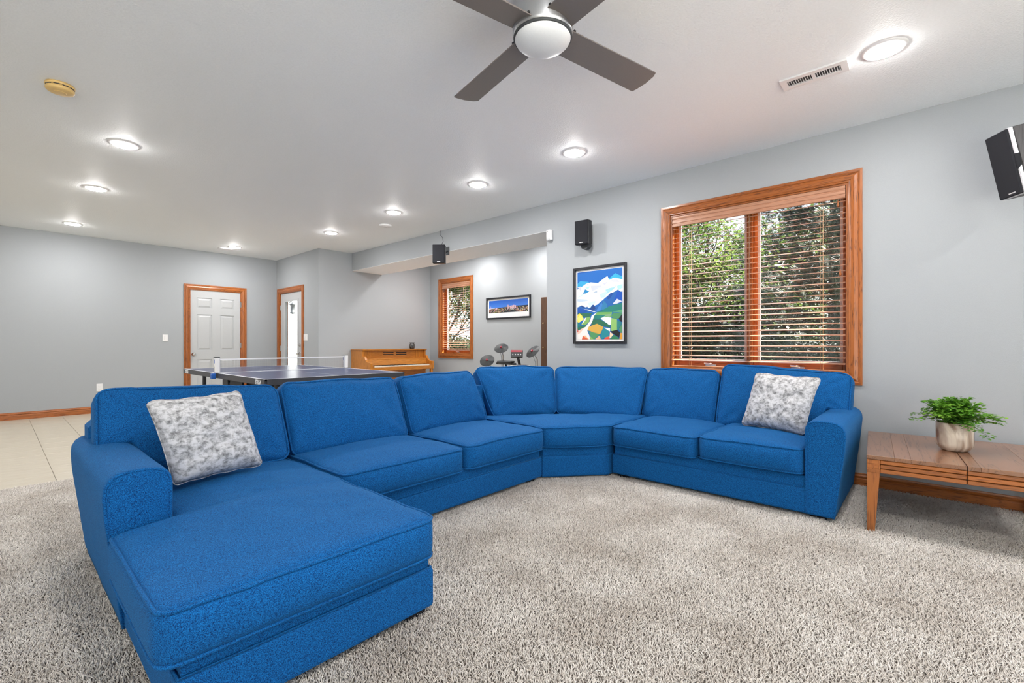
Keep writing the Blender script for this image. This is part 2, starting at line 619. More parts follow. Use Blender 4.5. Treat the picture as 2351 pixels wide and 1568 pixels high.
ng.interface.new_socket('Geometry', in_out='INPUT', socket_type='NodeSocketGeometry')
ng.interface.new_socket('Geometry', in_out='OUTPUT', socket_type='NodeSocketGeometry')
gi, go = ng.nodes.new('NodeGroupInput'), ng.nodes.new('NodeGroupOutput')
NX, NY = int(round((XR - XW) / PATCH)), int(round((CARPET_Y - YB) / PATCH))
SX, SY = (XR - XW) / NX, (CARPET_Y - YB) / NY
grid = ng.nodes.new('GeometryNodeMeshGrid')
grid.inputs['Size X'].default_value = SX * (NX - 1)
grid.inputs['Size Y'].default_value = SY * (NY - 1)
grid.inputs['Vertices X'].default_value = NX
grid.inputs['Vertices Y'].default_value = NY
tr = ng.nodes.new('GeometryNodeTransform')
tr.inputs['Translation'].default_value = ((XW + XR) / 2, (YB + CARPET_Y) / 2, 0)
cen = ng.nodes.new('GeometryNodeTransform')
cen.inputs['Translation'].default_value = (-PATCH / 2, -PATCH / 2, 0)
cen.inputs['Scale'].default_value = (1, 1, 1)
iop = ng.nodes.new('GeometryNodeInstanceOnPoints')
rnd = ng.nodes.new('FunctionNodeRandomValue'); rnd.data_type = 'INT'
rnd.inputs['Min'].default_value if False else None
for s in rnd.inputs:
    if s.type == 'INT' and s.name == 'Min': s.default_value = 0
    if s.type == 'INT' and s.name == 'Max': s.default_value = 3
mul = ng.nodes.new('ShaderNodeMath'); mul.operation = 'MULTIPLY'; mul.inputs[1].default_value = math.pi / 2
cx = ng.nodes.new('ShaderNodeCombineXYZ')
ng.links.new(grid.outputs['Mesh'], tr.inputs['Geometry'])
ng.links.new(gi.outputs[0], cen.inputs['Geometry'])
ng.links.new(tr.outputs[0], iop.inputs['Points'])
ng.links.new(cen.outputs[0], iop.inputs['Instance'])
ng.links.new(rnd.outputs[2], mul.inputs[0])
ng.links.new(mul.outputs[0], cx.inputs['Z'])
ng.links.new(cx.outputs[0], iop.inputs['Rotation'])
iop.inputs['Scale'].default_value = (SX / PATCH * 1.005, SY / PATCH * 1.005, 1)
ng.links.new(iop.outputs[0], go.inputs[0])
md = pile.modifiers.new('spread', 'NODES')
md.node_group = ng

# ceiling and walls
struct('ceiling', MB().box(XW - .2, XR + .3, YB - .3, YL + .2, H, H + .15).box(XR + .3, XA + .3, YE - TH - .5, Y2 + TH + .1, H, H + .15), M['ceiling'], 'white textured ceiling')
W1 = (0.448, 1.862, 0.862, 2.337)          # big window opening: y0 y1 z0 z1
W2 = (6.652, 7.522, 0.884, 2.340)          # alcove window
D1 = (2.300, 3.127, 0.0, 2.062)            # white six-panel door: x0 x1
D2 = (8.570, 9.568, 0.0, 2.085)            # glazed door: y0 y1
P3 = (-4.85, 2.3, 0.0, 2.38)                # opening added behind the camera to let sun in
struct('wall_right', solid_with_holes('x', XR, XR + TH, YB - .2, YE, 0, H, [W1]), M['wall'], 'blue-grey painted wall with the large oak window')
struct('wall_far', solid_with_holes('y', YL, YL + TH, XW - .2, X2 + TH, 0, H, [D1]), M['wall'], 'grey painted far wall with the white door')
struct('wall_glass_door', solid_with_holes('x', X2, X2 + TH, Y2, YL, 0, H, [D2]), M['wall'], 'short grey wall holding the glazed door')
struct('wall_piano', MB().box(X2 + TH, XA + TH, Y2, Y2 + TH, 0, H), M['wall'], 'grey wall behind the piano')
struct('wall_alcove', solid_with_holes('x', XA, XA + TH, YE - TH - .35, Y2, 0, H, [W2]), M['wall'], 'grey alcove wall with the narrow window')
struct('wall_alcove_end', MB().box(XR + TH, XA, YE - TH - .35, YE - .35, 0, H), M['wall'], 'grey end wall of the alcove')
struct('wall_soffit', MB().box(XR, 5.035, YE, Y2, SOF + .003, H), M['wall'], 'painted soffit beam over the alcove opening')
struct('trim_1', MB().box(XR, 5.035, YE, Y2, SOF, SOF + .003), M['ceiling'], 'white underside of the soffit beam')
struct('wall_rear', solid_with_holes('y', YB - TH, YB, XW - .2, XR + TH, 0, H, [P3]), M['rear_wall'], 'pale wall behind the viewer')
struct('wall_left', MB().box(XW - TH, XW, YB - .2, YL + .2, 0, H), M['rear_wall'], 'pale side wall at the left')

BASE_PROF = [(0, 0), (.014, 0), (.014, .062), (.012, .066), (.012, .072), (.016, .078), (.017, .084), (.013, .09), (.008, .094), (.007, .103), (0, .105)]


def baseboard(name, axis, pos, sgn, a0, a1, mat):
    """runs along 'axis' at wall position pos, sticking out by sgn"""
    m = MB()
    prof = [(pos + sgn * d, z) for d, z in BASE_PROF]
    m.prism(prof, a0, a1, 'y' if axis == 'y' else 'x')
    return struct(name, m, mat, 'oak baseboard moulding along the foot of the wall')


baseboard('baseboard_right', 'y', XR, -1, YB, YE, M['oak_y'])
baseboard('baseboard_alcove', 'y', XA, -1, YE - .35, Y2, M['oak_y'])
baseboard('baseboard_far_a', 'x', YL, -1, XW, 2.212, M['oak_x'])
baseboard('baseboard_far_b', 'x', YL, -1, 3.223, X2, M['oak_x'])
baseboard('baseboard_piano', 'x', Y2, -1, X2, XA, M['oak_x'])

CAS = [(0, -.004), (0, .010), (.006, .013), (.012, .0125), (.018, .017), (.038, .0205), (.056, .016), (.062, .013), (.066, .0165), (.072, .0175), (.088, .0175), (.088, -.004)]


def casing(axis, pos, sgn, a0, a1, b0, b1, parent, bottom=True, w=1.0):
    """mitred moulding round an opening a0..a1 (along the wall), b0..b1 (height)"""
    P = (lambda d, a, z: (pos + sgn * d, a, z)) if axis == 'x' else (lambda d, a, z: (a, pos + sgn * d, z))
    mh = M['oak_y'] if axis == 'x' else M['oak_x']
    sides = ['l', 'r', 't'] + (['b'] if bottom else [])
    for s in sides:
        v0, v1 = [], []
        for o, d in CAS:
            o *= w
            zb = b0 - o if bottom else b0
            if s == 'l': v0.append(P(d, a0 - o, zb)); v1.append(P(d, a0 - o, b1 + o))
            if s == 'r': v0.append(P(d, a1 + o, zb)); v1.append(P(d, a1 + o, b1 + o))
            if s == 't': v0.append(P(d, a0 - o, b1 + o)); v1.append(P(d, a1 + o, b1 + o))
            if s == 'b': v0.append(P(d, a0 - o, b0 - o)); v1.append(P(d, a1 + o, b0 - o))
        n = len(v0)
        m = MB().add(v0 + v1, [(i, i + 1, n + i + 1, n + i) for i in range(n - 1)] + [tuple(range(n)), tuple(range(n, 2 * n))])
        m.build('casing', M['oak_z'] if s in 'lr' else mh, parent)


# ------------------------------------------------------------------ windows (opening in a wall normal to x)
def window_unit(name, label, X, hole, lights):
    y0, y1, z0, z1 = hole
    w = thing(name, (X, (y0 + y1) / 2, z0), label, None, None, 'structure')
    casing('x', X, -1, y0, y1, z0, z1, w)
    # jamb lining
    j = .014
    for nm, b, mt in (('jamb', (X, X + TH, y0, y0 + j, z0, z1), 'oak_z'), ('jamb', (X, X + TH, y1 - j, y1, z0, z1), 'oak_z'),
                      ('head_jamb', (X, X + TH, y0 + j, y1 - j, z1 - j, z1), 'oak_y'), ('sill', (X, X + TH, y0 + j, y1 - j, z0, z0 + j), 'oak_y')):
        MB().box(*b).build(nm, M[mt], w)
    ya, yb, za, zb = y0 + j, y1 - j, z0 + j, z1 - j
    step = (yb - ya) / lights
    xs = X + .095
    if lights == 2:
        ym = (ya + yb) / 2
        MB().box(X + .055, X + .15, ym - .013, ym + .013, za, zb, .003).build('mullion', M['oak_z'], w)
    for k in range(lights):
        a, b = ya + k * step, ya + (k + 1) * step
        if lights == 2:
            a, b = (a, b - .013) if k == 0 else (a + .013, b)
        s = MB().box(xs, xs + .045, a, a + .032, za, zb, .003).build('sash', M['oak_z'], w)
        MB().box(xs, xs + .045, b - .032, b, za, zb, .003).build('stile', M['oak_z'], s)
        MB().box(xs, xs + .045, a + .032, b - .032, za, za + .05, .003).build('rail', M['oak_y'], s)
        MB().box(xs, xs + .045, a + .032, b - .032, zb - .032, zb, .003).build('rail', M['oak_y'], s)
        g = .032
        sc = MB()
        for q in ((a + g, a + g + .02, za + .05, zb - g), (b - g - .02, b - g, za + .05, zb - g)):
            sc.box(xs + .012, xs + .03, q[0], q[1], q[2], q[3])
        for q in ((za + .05, za + .07), (zb - g - .02, zb - g)):
            sc.box(xs + .012, xs + .03, a + g + .02, b - g - .02, q[0], q[1])
        sc.build('screen_frame', M['grey_vinyl'], s)
        MB().box(xs + .020, xs + .024, a + g + .02, b - g - .02, za + .07, zb - g - .02).build('pane', M['glass'], s)
        c = (a + b) / 2
        MB().box(X + .075, xs, c - .05, c + .05, za + .004, za + .022, .003).cyl((X + .08, c - .02, za + .022), (X + .05, c + .05, za + .03), .006).build('crank', M['chrome'], w)
    return w


window_unit('window_1', 'large oak-framed double window above the sofa', XR, W1, 2)
window_unit('window_2', 'narrow oak-framed window in the alcove', XA, W2, 1)
# added glazing out of view: sun on the carpet there lifts the ceiling
w3 = thing('added_glazing', (0, YB - TH / 2, 0), 'unseen glazed opening added behind the viewer for daylight', None, None, 'structure')
px0, px1, pz1 = P3[0], P3[1], P3[3]
for k in range(6):
    x = px0 + (px1 - px0) * k / 5
    MB().box(x - .04, x + .04, YB - TH, YB, 0, pz1).build('frame', M['white'], w3)
for k in range(5):
    a, b = px0 + (px1 - px0) * k / 5 + .04, px0 + (px1 - px0) * (k + 1) / 5 - .04
    MB().box(a, b, YB - .09, YB - .085, .06, pz1 - .06).build('pane', M['glass'], w3)
MB().box(px0, px1, YB - TH, YB, pz1 - .06, pz1).box(px0, px1, YB - TH, YB, 0, .06).build('frame_rail', M['white'], w3)


# ------------------------------------------------------------------ blinds
def blind(label, X, hole, spacing, tilt, seed, ladders, zb, group):
    y0, y1, z0, z1 = hole
    rg = random.Random(seed)
    ya, yb = y0 + .02, y1 - .02
    bx = X + .032
    t = thing('window_blind', (bx, (ya + yb) / 2, z1 - .05), label, 'blind', group)
    # valance with a moulded face
    pr = [(X + .014, z1 - .014), (X + .014, z1 - .112), (X + .004, z1 - .115), (X - .004, z1 - .110), (X - .004, z1 - .096), (X + .003, z1 - .092), (X + .003, z1 - .084), (X - .002, z1 - .078),
          (X - .002, z1 - .058), (X + .004, z1 - .053), (X + .004, z1 - .047), (X - .001, z1 - .042), (X - .003, z1 - .032), (X - .003, z1 - .022), (X + .003, z1 - .016)]
    MB().prism(pr, ya, yb, 'y').build('valance', M['slat'], t)
    MB().box(X + .012, X + .06, ya + .005, yb - .005, z1 - .065, z1 - .018).build('headrail', M['slat'], t)
    n = int((z1 - .125 - zb) / spacing)
    sm = None
    for i in range(n + 1):
        z = z1 - .13 - i * spacing
        if sm is None:
            L = (yb - ya) / 2
            pts = [(-.025, -.0012), (-.012, .0006), (0, .0012), (.012, .0006), (.025, -.0012), (.025, .0014), (.012, .0032), (0, .0038), (-.012, .0032), (-.025, .0014)]
            mb = MB()
            mb.prism([(a, b) for a, b in pts], -L, L, 'y')
            me_o = mb.build('slat', M['slat'])
            me_o.parent = t
            ORG[me_o.name] = ORG[t.name]
            sm = me_o
            o = me_o
        else:
            o = sm.copy(); col.objects.link(o); o.parent = t
        o.location = (0, 0, z - (z1 - .05))
        # the room edge hangs a little lower
        o.rotation_euler = (0, -R(tilt + rg.gauss(0, 2.2)), rg.gauss(0, .0012))
    MB().box(bx - .025, bx + .025, ya, yb, zb - spacing * .9, zb - spacing * .9 + .016, .004).build('bottom_rail', M['slat'], t)
    for yl in ladders:
        MB().tube([(bx - .026, yl, z1 - .11), (bx - .026, yl, zb - spacing * .8)], .0011, 5).tube([(bx - .026, yl + .012, z1 - .11), (bx - .026, yl + .012, zb - spacing * .8)], .0011, 5)\
            .tube([(bx + .026, yl, z1 - .11), (bx + .026, yl, zb - spacing * .8)], .0011, 5).build('ladder_cord', M['cord'], t)
    return t


M['cord'] = plain('tan_cord', (0.55, 0.40, 0.22), 0.7)
b1 = blind('wide wooden slat blind hanging in the large window over the sofa', XR, W1, .0455, 12.5, 2, (.62, 1.15, 1.68), .905, 'wooden window blinds')
for yy, zz in ((.50, 1.62), (.515, 2.16), (1.80, 1.50)):
    tl = MB().lathe([(.001, .05), (.005, .045), (.004, .035), (.009, .02), (.010, .008), (.006, 0), (.001, 0)], (XR - .002, yy, zz), 12)
    tl.tube([(XR - .002, yy, zz + .05), (XR + .002, yy, W1[3] - .11)], .001, 5)
    tl.build('pull_cord', M['oak_z'], b1)
blind('narrow wooden slat blind hanging in the alcove window', XA, W2, .0455, 11, 4, (6.85, 7.32), 1.02, 'wooden window blinds')


# ------------------------------------------------------------------ doors
def hinge(m, p):
    m.box(p[0] - .012, p[0] + .012, p[1] - .012, p[1] + .012, p[2] - .05, p[2] + .05, .003)


d1 = thing('door_1', (2.713, YL, 0), 'closed white six-panel door in an oak frame on the far wall', None, None, 'structure')
casing('y', YL, -1, D1[0], D1[1], 0, D1[3], d1, bottom=False)
for a, b in ((D1[0], D1[0] + .012), (D1[1] - .012, D1[1])):
    MB().box(a, b, YL, YL + TH, 0, D1[3]).build('jamb', M['oak_z'], d1)
MB().box(D1[0] + .012, D1[1] - .012, YL, YL + TH, D1[3] - .012, D1[3]).build('head_jamb', M['oak_x'], d1)
xa, xb = D1[0] + .014, D1[1] - .014
pans = []
for (pa, pb) in ((2.415, 2.645), (2.778, 3.008)):
    for (za, zb) in ((1.735, 1.915), (.972, 1.615), (.24, .805)):
        pans.append((pa, pb, za, zb))
solid_with_holes('y', YL + .012, YL + .024, xa, xb, .012, D1[3] - .015, pans).build('leaf', M['white'], d1)
MB().box(xa, xb, YL + .024, YL + .045, .012, D1[3] - .015).build('leaf_core', M['white'], d1)
for pa, pb, za, zb in pans:
    v = [(pa, YL + .024, za), (pb, YL + .024, za), (pb, YL + .024, zb), (pa, YL + .024, zb)]
    k = .012
    v += [(pa + k, YL + .0235, za + k), (pb - k, YL + .0235, za + k), (pb - k, YL + .0235, zb - k), (pa + k, YL + .0235, zb - k)]
    k = .04
    v += [(pa + k, YL + .013, za + k), (pb - k, YL + .013, za + k), (pb - k, YL + .013, zb - k), (pa + k, YL + .013, zb - k)]
    f = [(i, (i + 1) % 4, 4 + (i + 1) % 4, 4 + i) for i in range(4)] + [(4 + i, 4 + (i + 1) % 4, 8 + (i + 1) % 4, 8 + i) for i in range(4)] + [(8, 9, 10, 11)]
    MB().add(v, f).build('panel', M['white'], d1)


def knob(name, base, direction, parent, r=.027):
    d = Vector(direction)
    q = Vector((0, 0, 1)).rotation_difference(d).to_matrix().to_4x4()
    xf = Matrix.Translation(Vector(base)) @ q
    return MB(xf).lathe([(.001, 0), (.031, 0), (.031, .006), (.013, .010), (.011, .028), (r * .8, .034), (r, .046), (r * .86, .060), (r * .4, .066), (.0005, .067)], (0, 0, 0), 20).build(name, M['chrome'], parent)


knob('knob', (2.358, YL + .012, .90), (0, -1, 0), d1)
for z in (.25, 1.06, 1.83):
    m = MB(); hinge(m, (xb + .006, YL + .006, z)); m.build('hinge', M['chrome'], d1)

d2 = thing('door_2', (X2, 9.07, 0), 'white glazed door in an oak frame on the short wall', None, None, 'structure')
casing('x', X2, -1, D2[0], D2[1], 0, D2[3], d2, bottom=False)
for a, b in ((D2[0], D2[0] + .012), (D2[1] - .012, D2[1])):
    MB().box(X2, X2 + TH, a, b, 0, D2[3]).build('jamb', M['oak_z'], d2)
MB().box(X2, X2 + TH, D2[0] + .012, D2[1] - .012, D2[3] - .012, D2[3]).build('head_jamb', M['oak_y'], d2)
GL = (8.79, 9.36, .28, 1.915)
solid_with_holes('x', X2 + .022, X2 + .066, D2[0] + .014, D2[1] - .014, .012, D2[3] - .015, [GL]).build('leaf', M['white'], d2)
fr = MB()
for q in ((GL[0] - .03, GL[0] + .012, GL[2] - .03, GL[3] + .03), (GL[1] - .012, GL[1] + .03, GL[2] - .03, GL[3] + .03)):
    fr.box(X2 + .012, X2 + .022, *q, .003)
fr.box(X2 + .012, X2 + .022, GL[0] + .012, GL[1] - .012, GL[2] - .03, GL[2] + .012, .003).box(X2 + .012, X2 + .022, GL[0] + .012, GL[1] - .012, GL[3] - .012, GL[3] + .03, .003)
fr.build('glazing_bead', M['white'], d2)
MB().box(X2 + .042, X2 + .046, GL[0], GL[1], GL[2], GL[3]).build('pane', M['glass'], d2)
knob('knob', (X2 + .022, 8.69, .905), (-1, 0, 0), d2)
MB(Matrix.Translation((X2 + .022, 8.69, 1.06)) @ Matrix.Rotation(R(-90), 4, 'Y')).lathe([(.001, 0), (.03, 0), (.028, .012), (.012, .016), (.001, .017)], (0, 0, 0), 18).box(-.006, .006, -.02, .02, .014, .03, .003).build('deadbolt', M['chrome'], d2)
for z in (.25, 1.0, 1.80):
    m = MB(); hinge(m, (X2 + .016, D2[1] - .01, z)); m.build('hinge', M['chrome'], d2)

# ------------------------------------------------------------------ switches, outlet, sensor
def switch(c, axis, label, gang=1, name='light_switch', cat='switch'):
    t = thing(name, c, label, cat)
    x, y, z = c
    w = .038 * gang + .0
    if axis == 'y':
        MB().box(x - w, x + w, y - .007, y, z - .06, z + .06, .003).build('plate', M['white_plastic'], t)
        for g in range(gang):
            gx = x + (g - (gang - 1) / 2) * .046
            if name == 'light_switch':
                MB().box(gx - .016, gx + .016, y - .012, y - .006, z - .033, z + .033, .002).build('rocker', M['white_plastic'], t)
            else:
                for dz in (-.02, .02):
                    MB().box(gx - .016, gx + .016, y - .010, y - .006, z + dz - .014, z + dz + .014, .003).build('socket', M['white_plastic'], t)
    else:
        MB().box(x - .007, x, y - w, y + w, z - .06, z + .06, .003).build('plate', M['white_plastic'], t)
        for g in range(gang):
            gy = y + (g - (gang - 1) / 2) * .046
            MB().box(x - .012, x - .006, gy - .016, gy + .016, z - .033, z + .033, .002).build('rocker', M['white_plastic'], t)


switch((1.945, YL, 1.188), 'y', 'white wall switch left of the closed panel door')
switch((X2, 8.41, 1.205), 'x', 'white wall switch just right of the glazed door', 2)
switch((1.10, YL, .40), 'y', 'white wall outlet low on the far wall behind the sofa arm', 1, 'wall_outlet', 'outlet')
ms = thing('motion_sensor', (XR, 3.325, 2.37), 'white motion sensor on the wall at the corner of the soffit', 'sensor')
MB().prism([(XR, 3.29), (XR - .02, 3.285), (XR - .045, 3.30), (XR - .052, 3.325), (XR - .045, 3.35), (XR - .02, 3.365), (XR, 3.36)], 2.318, 2.432, 'z').build('housing', M['white_plastic'], ms)
MB().box(XR - .054, XR - .03, 3.303, 3.347, 2.305, 2.335, .004).build('lens', M['white'], ms)
MB().cyl((XR - .052, 3.325, 2.415), (XR - .0545, 3.325, 2.415), .004, n=10).build('indicator', M['rubber'], ms)

# ------------------------------------------------------------------ ceiling fixtures
def ring_light():
    t = thing('ceiling_light', (0, 0, H), '', 'ceiling light', 'recessed ceiling lights')
    MB().lathe([(.080, -.007), (.084, -.011), (.104, -.005), (.108, 0)], (0, 0, H), 32).build('trim_ring', M['white_plastic'], t)
    MB().lathe([(.0005, -.0215), (.045, -.0200), (.070, -.0162), (.0825, -.0109)], (0, 0, H), 20).build('diffuser', M['can_light'], t)
    return t


LIGHTS = [((3.362, .178), 'recessed ceiling light next to the ceiling vent'),
          ((3.370, 2.290), 'recessed ceiling light over the wall between window and framed mountain print'),
          ((3.370, 3.497), 'recessed ceiling light above the start of the alcove soffit'),
          ((3.372, 5.032), 'recessed ceiling light beside the small white ceiling disc'),
          ((3.365, 6.661), 'recessed ceiling light nearest the corner in front of the piano wall'),
          ((2.757, 8.888), 'recessed ceiling light above the white panel door with a small vent beside it'),
          ((.720, 4.999), 'recessed ceiling light nearest the yellowed smoke alarm'),
          ((.721, 6.640), 'middle one of three recessed lights in the row at the left'),
          ((.718, 8.826), 'recessed ceiling light closest to the far wall at the left'),
          ((5.70, 4.75), 'recessed alcove light above the drum kit'),
          ((5.70, 6.15), 'recessed alcove light above the narrow window'),
          ((5.36, 4.1), 'added unseen alcove light hidden behind the soffit near the cabinet'),  # this one and the next are added to brighten the alcove
          ((5.36, 6.9), 'added unseen alcove light hidden behind the soffit near the piano'),
          ((.72, .18), 'added unseen ceiling light straight above the viewer'),  # from here on: lights added out of view to brighten the room
          ((-1.9, 2.3), 'added unseen ceiling light at the left side beyond the picture'),
          ((-1.9, 5.0), 'added unseen ceiling light at the left side level with the smoke alarm'),
          ((-1.9, 7.4), 'added unseen ceiling light in the far left part of the room'),
          ((3.36, -1.9), 'added unseen ceiling light in the rear corner by the window wall'),
          ((.72, -1.9), 'added unseen ceiling light near the added glazing'),
          ((-1.9, -.6), 'added unseen ceiling light in the rear left part of the room')]
proto = ring_light()
for i, ((x, y), lb) in enumerate(LIGHTS):
    if i == 0:
        proto.location = (x, y, H); proto['label'] = lb
    else:
        t = copy_tree(proto, (x, y, H), lb)
        if 'alcove light' in lb:
            for c in t.children:
                if c.name.startswith('diffuser'):
                    c.data = c.data.copy(); c.data.materials[0] = M['alcove_light']

# ceiling vent by the near light: louvred register
vt = thing('ceiling_vent', (3.39, .52, H), 'long white louvred vent in the ceiling near the window wall', 'vent')
va0, va1, vb0, vb1 = .346, .696, 3.321, 3.461
holes = [(vb0 + .035, vb1 - .035, va0 + .035, .512), (vb0 + .035, vb1 - .035, .530, va1 - .035)]
fm = MB()
for (x0, x1, y0, y1) in ((vb0, vb0 + .035, va0, va1), (vb1 - .035, vb1, va0, va1), (vb0 + .035, vb1 - .035, va0, va0 + .035), (vb0 + .035, vb1 - .035, va1 - .035, va1), (vb0 + .035, vb1 - .035, .512, .530)):
    fm.box(x0, x1, y0, y1, H - .010, H)
fm.build('vent_frame', M['white_plastic'], vt)
for k in range(22):
    y = va0 + .042 + k * (va1 - va0 - .084) / 21
    MB(Matrix.Translation((0, y, H - .005)) @ Matrix.Rotation(R(-28), 4, 'X')).box(vb0 + .035, vb1 - .035, -.0010, .0010, -.0045, .0045).build('louvre', M['white_plastic'], vt)
MB().box(vb0 + .035, vb1 - .035, va0 + .035, va1 - .035, H - .0012, H - .0004).build('duct_shade', M['rubber'], vt)  # dark sheet stands in for the shade inside the duct
vt2 = thing('ceiling_vent', (2.70, 9.14, H), 'small white vent beside the light above the panel door', 'vent')
MB().box(2.58, 2.82, 9.08, 9.20, H - .008, H, .003).build('vent_frame', M['white_plastic'], vt2)
for k in range(6):
    MB().box(2.60, 2.80, 9.095 + k * .017, 9.10 + k * .017, H - .011, H - .0075).build('louvre', M['white_plastic'], vt2)

M['yellowed'] = plain('yellowed_plastic', srgb(236, 200, 130), 0.45)
sa = thing('smoke_alarm', (.28, 4.167, H), 'yellowed round smoke alarm on the ceiling at upper left', 'smoke alarm')
MB().lathe([(.0, 0), (.072, 0), (.072, -.014), (.070, -.016)], (.28, 4.167, H), 36).build('base', M['yellowed'], sa)
MB().lathe([(.066, -.014), (.066, -.022), (.070, -.023), (.071, -.036), (.064, -.044), (.045, -.047), (.0005, -.048)], (.28, 4.167, H), 36).build('cover', M['yellowed'], sa)
for k in range(10):
    a = k * 2 * math.pi / 10
    MB(Matrix.Translation((.28, 4.167, H - .019)) @ Matrix.Rotation(a, 4, 'Z')).box(.0655, .0685, -.015, .015, -.002, .002).build('slot', M['rubber'], sa)
MB().lathe([(.03, -.047), (.03, -.0495), (.027, -.050), (.0005, -.050)], (.28, 4.167, H), 24).build('test_button', M['yellowed'], sa)
cd = thing('ceiling_disc', (3.666, 5.674, H), 'small flat white disc on the ceiling near the soffit', 'smoke alarm')
MB().lathe([(.085, 0), (.083, -.014), (.07, -.022), (.0005, -.024)], (3.666, 5.674, H), 32).build('cover', M['white_plastic'], cd)
MB().lathe([(.02, -.0225), (.018, -.027), (.0005, -.027)], (3.666, 5.674, H), 16).build('button', M['white'], cd)

# ------------------------------------------------------------------ ceiling fan
FX, FY = 1.658, 1.297
fan = thing('ceiling_fan', (FX, FY, H), 'four-blade ceiling fan with brushed metal hub and frosted globe', 'fan')
M['blade'] = plain('taupe_blade', (0.19, 0.168, 0.158), 0.42, 0.1)
M['globe'] = plain('frosted_globe', (0.80, 0.83, 0.86), 0.35)
MB().lathe([(.0005, 0), (.095, 0), (.10, -.012), (.10, -.075), (.092, -.085), (.0005, -.085)], (FX, FY, H), 40).build('canopy', M['nickel'], fan)
MB().lathe([(.085, -.085), (.123, -.095), (.134, -.115), (.137, -.17), (.137, -.265), (.133, -.278), (.127, -.282)], (FX, FY, H), 48).build('motor_housing', M['nickel'], fan)
MB().lathe([(.132, -.278), (.134, -.284), (.131, -.290), (.126, -.290)], (FX, FY, H), 48).build('rim', M['rubber'], fan)
gp = [(.127 * math.cos(a), -.285 - .052 * math.sin(a)) for a in [i * math.pi / 2 / 10 for i in range(11)]]
gp[-1] = (.0005, gp[-1][1])
MB().lathe(gp, (FX, FY, H), 48).build('globe', M['globe'], fan)
ZB = 2.506
for k, ang in enumerate((77, -13, -103, 167)):
    xf = Matrix.Translation((FX, FY, ZB)) @ Matrix.Rotation(R(ang), 4, 'Z') @ Matrix.Rotation(R(-9.6), 4, 'X')
    n = 14
    lo, up = [], []
    for i in range(n + 1):
        s = i / n
        x = .10 + s * .60
        wl = .070 + .010 * s
        lo.append((x, -wl, 0)); up.append((x, wl, 0))
    # rounded slanted tip
    tip = [(.712, -.055, 0), (.716, .0, 0), (.708, .055, 0)]
    outline = lo + tip + up[::-1]
    m = MB(xf)
    q = len(outline)
    v = [(a, b, -.003) for a, b, c in outline] + [(a, b, .003) for a, b, c in outline]
    m.add(v, [tuple(range(q)), tuple(range(q, 2 * q))] + [(i, (i + 1) % q, q + (i + 1) % q, q + i) for i in range(q)])
    bl = m.build('blade', M['blade'], fan)
    for sy in (-1, 1):
        MB(xf).box(.128, .1378, sy * .070 - .004, sy * .070 + .004, .002, .009).build('blade_slot', M['black'], fan)

# ------------------------------------------------------------------ cushions and upholstery
def axis_coords(L, r, n, extra=()):
    a = L / 2
    e = [-a, -a + r * .12, -a + r * .35, -a + r * .65, -a + r]
    mid = [-a + r + (L - 2 * r) * i / n for i in range(1, n)]
    out = e + mid + [-x for x in e[::-1]] + [x for x in extra if -a + r < x < a - r]
    return sorted(set(round(x, 6) for x in out))


def rbox(w, d, h, r, nx, ny, nz, fn, ex=(), ey=()):
    """rounded box centred at the origin, each point sent through fn(p)"""
    X, Y, Z = axis_coords(w, r, nx, ex), axis_coords(d, r, ny, ey), axis_coords(h, r, nz)
    idx, v, f = {}, [], []

    def vid(i, j, k):
        if (i, j, k) not in idx:
            p = Vector((X[i], Y[j], Z[k]))
            q = Vector((max(-w / 2 + r, min(w / 2 - r, p.x)), max(-d / 2 + r, min(d / 2 - r, p.y)), max(-h / 2 + r, min(h / 2 - r, p.z))))
            dd = p - q
            if dd.length > 1e-9:
                p = q + dd.normalized() * r
            idx[i, j, k] = len(v)
            v.append(fn(p))
        return idx[i, j, k]
    a, b, c = len(X), len(Y), len(Z)
    for i in range(a - 1):
        for j in range(b - 1):
            f.append((vid(i, j, c - 1), vid(i + 1, j, c - 1), vid(i + 1, j + 1, c - 1), vid(i, j + 1, c - 1)))
            f.append((vid(i, j, 0), vid(i, j + 1, 0), vid(i + 1, j + 1, 0), vid(i + 1, j, 0)))
    for i in range(a - 1):
        for k in range(c - 1):
            f.append((vid(i, 0, k), vid(i + 1, 0, k), vid(i + 1, 0, k + 1), vid(i, 0, k + 1)))
            f.append((vid(i, b - 1, k), vid(i, b - 1, k + 1), vid(i + 1, b - 1, k + 1), vid(i + 1, b - 1, k)))
    for j in range(b - 1):
        for k in range(c - 1):
            f.append((vid(0, j, k), vid(0, j, k + 1), vid(0, j + 1, k + 1), vid(0, j + 1, k)))
            f.append((vid(a - 1, j, k), vid(a - 1, j + 1, k), vid(a - 1, j + 1, k + 1), vid(a - 1, j, k + 1)))
    return v, f


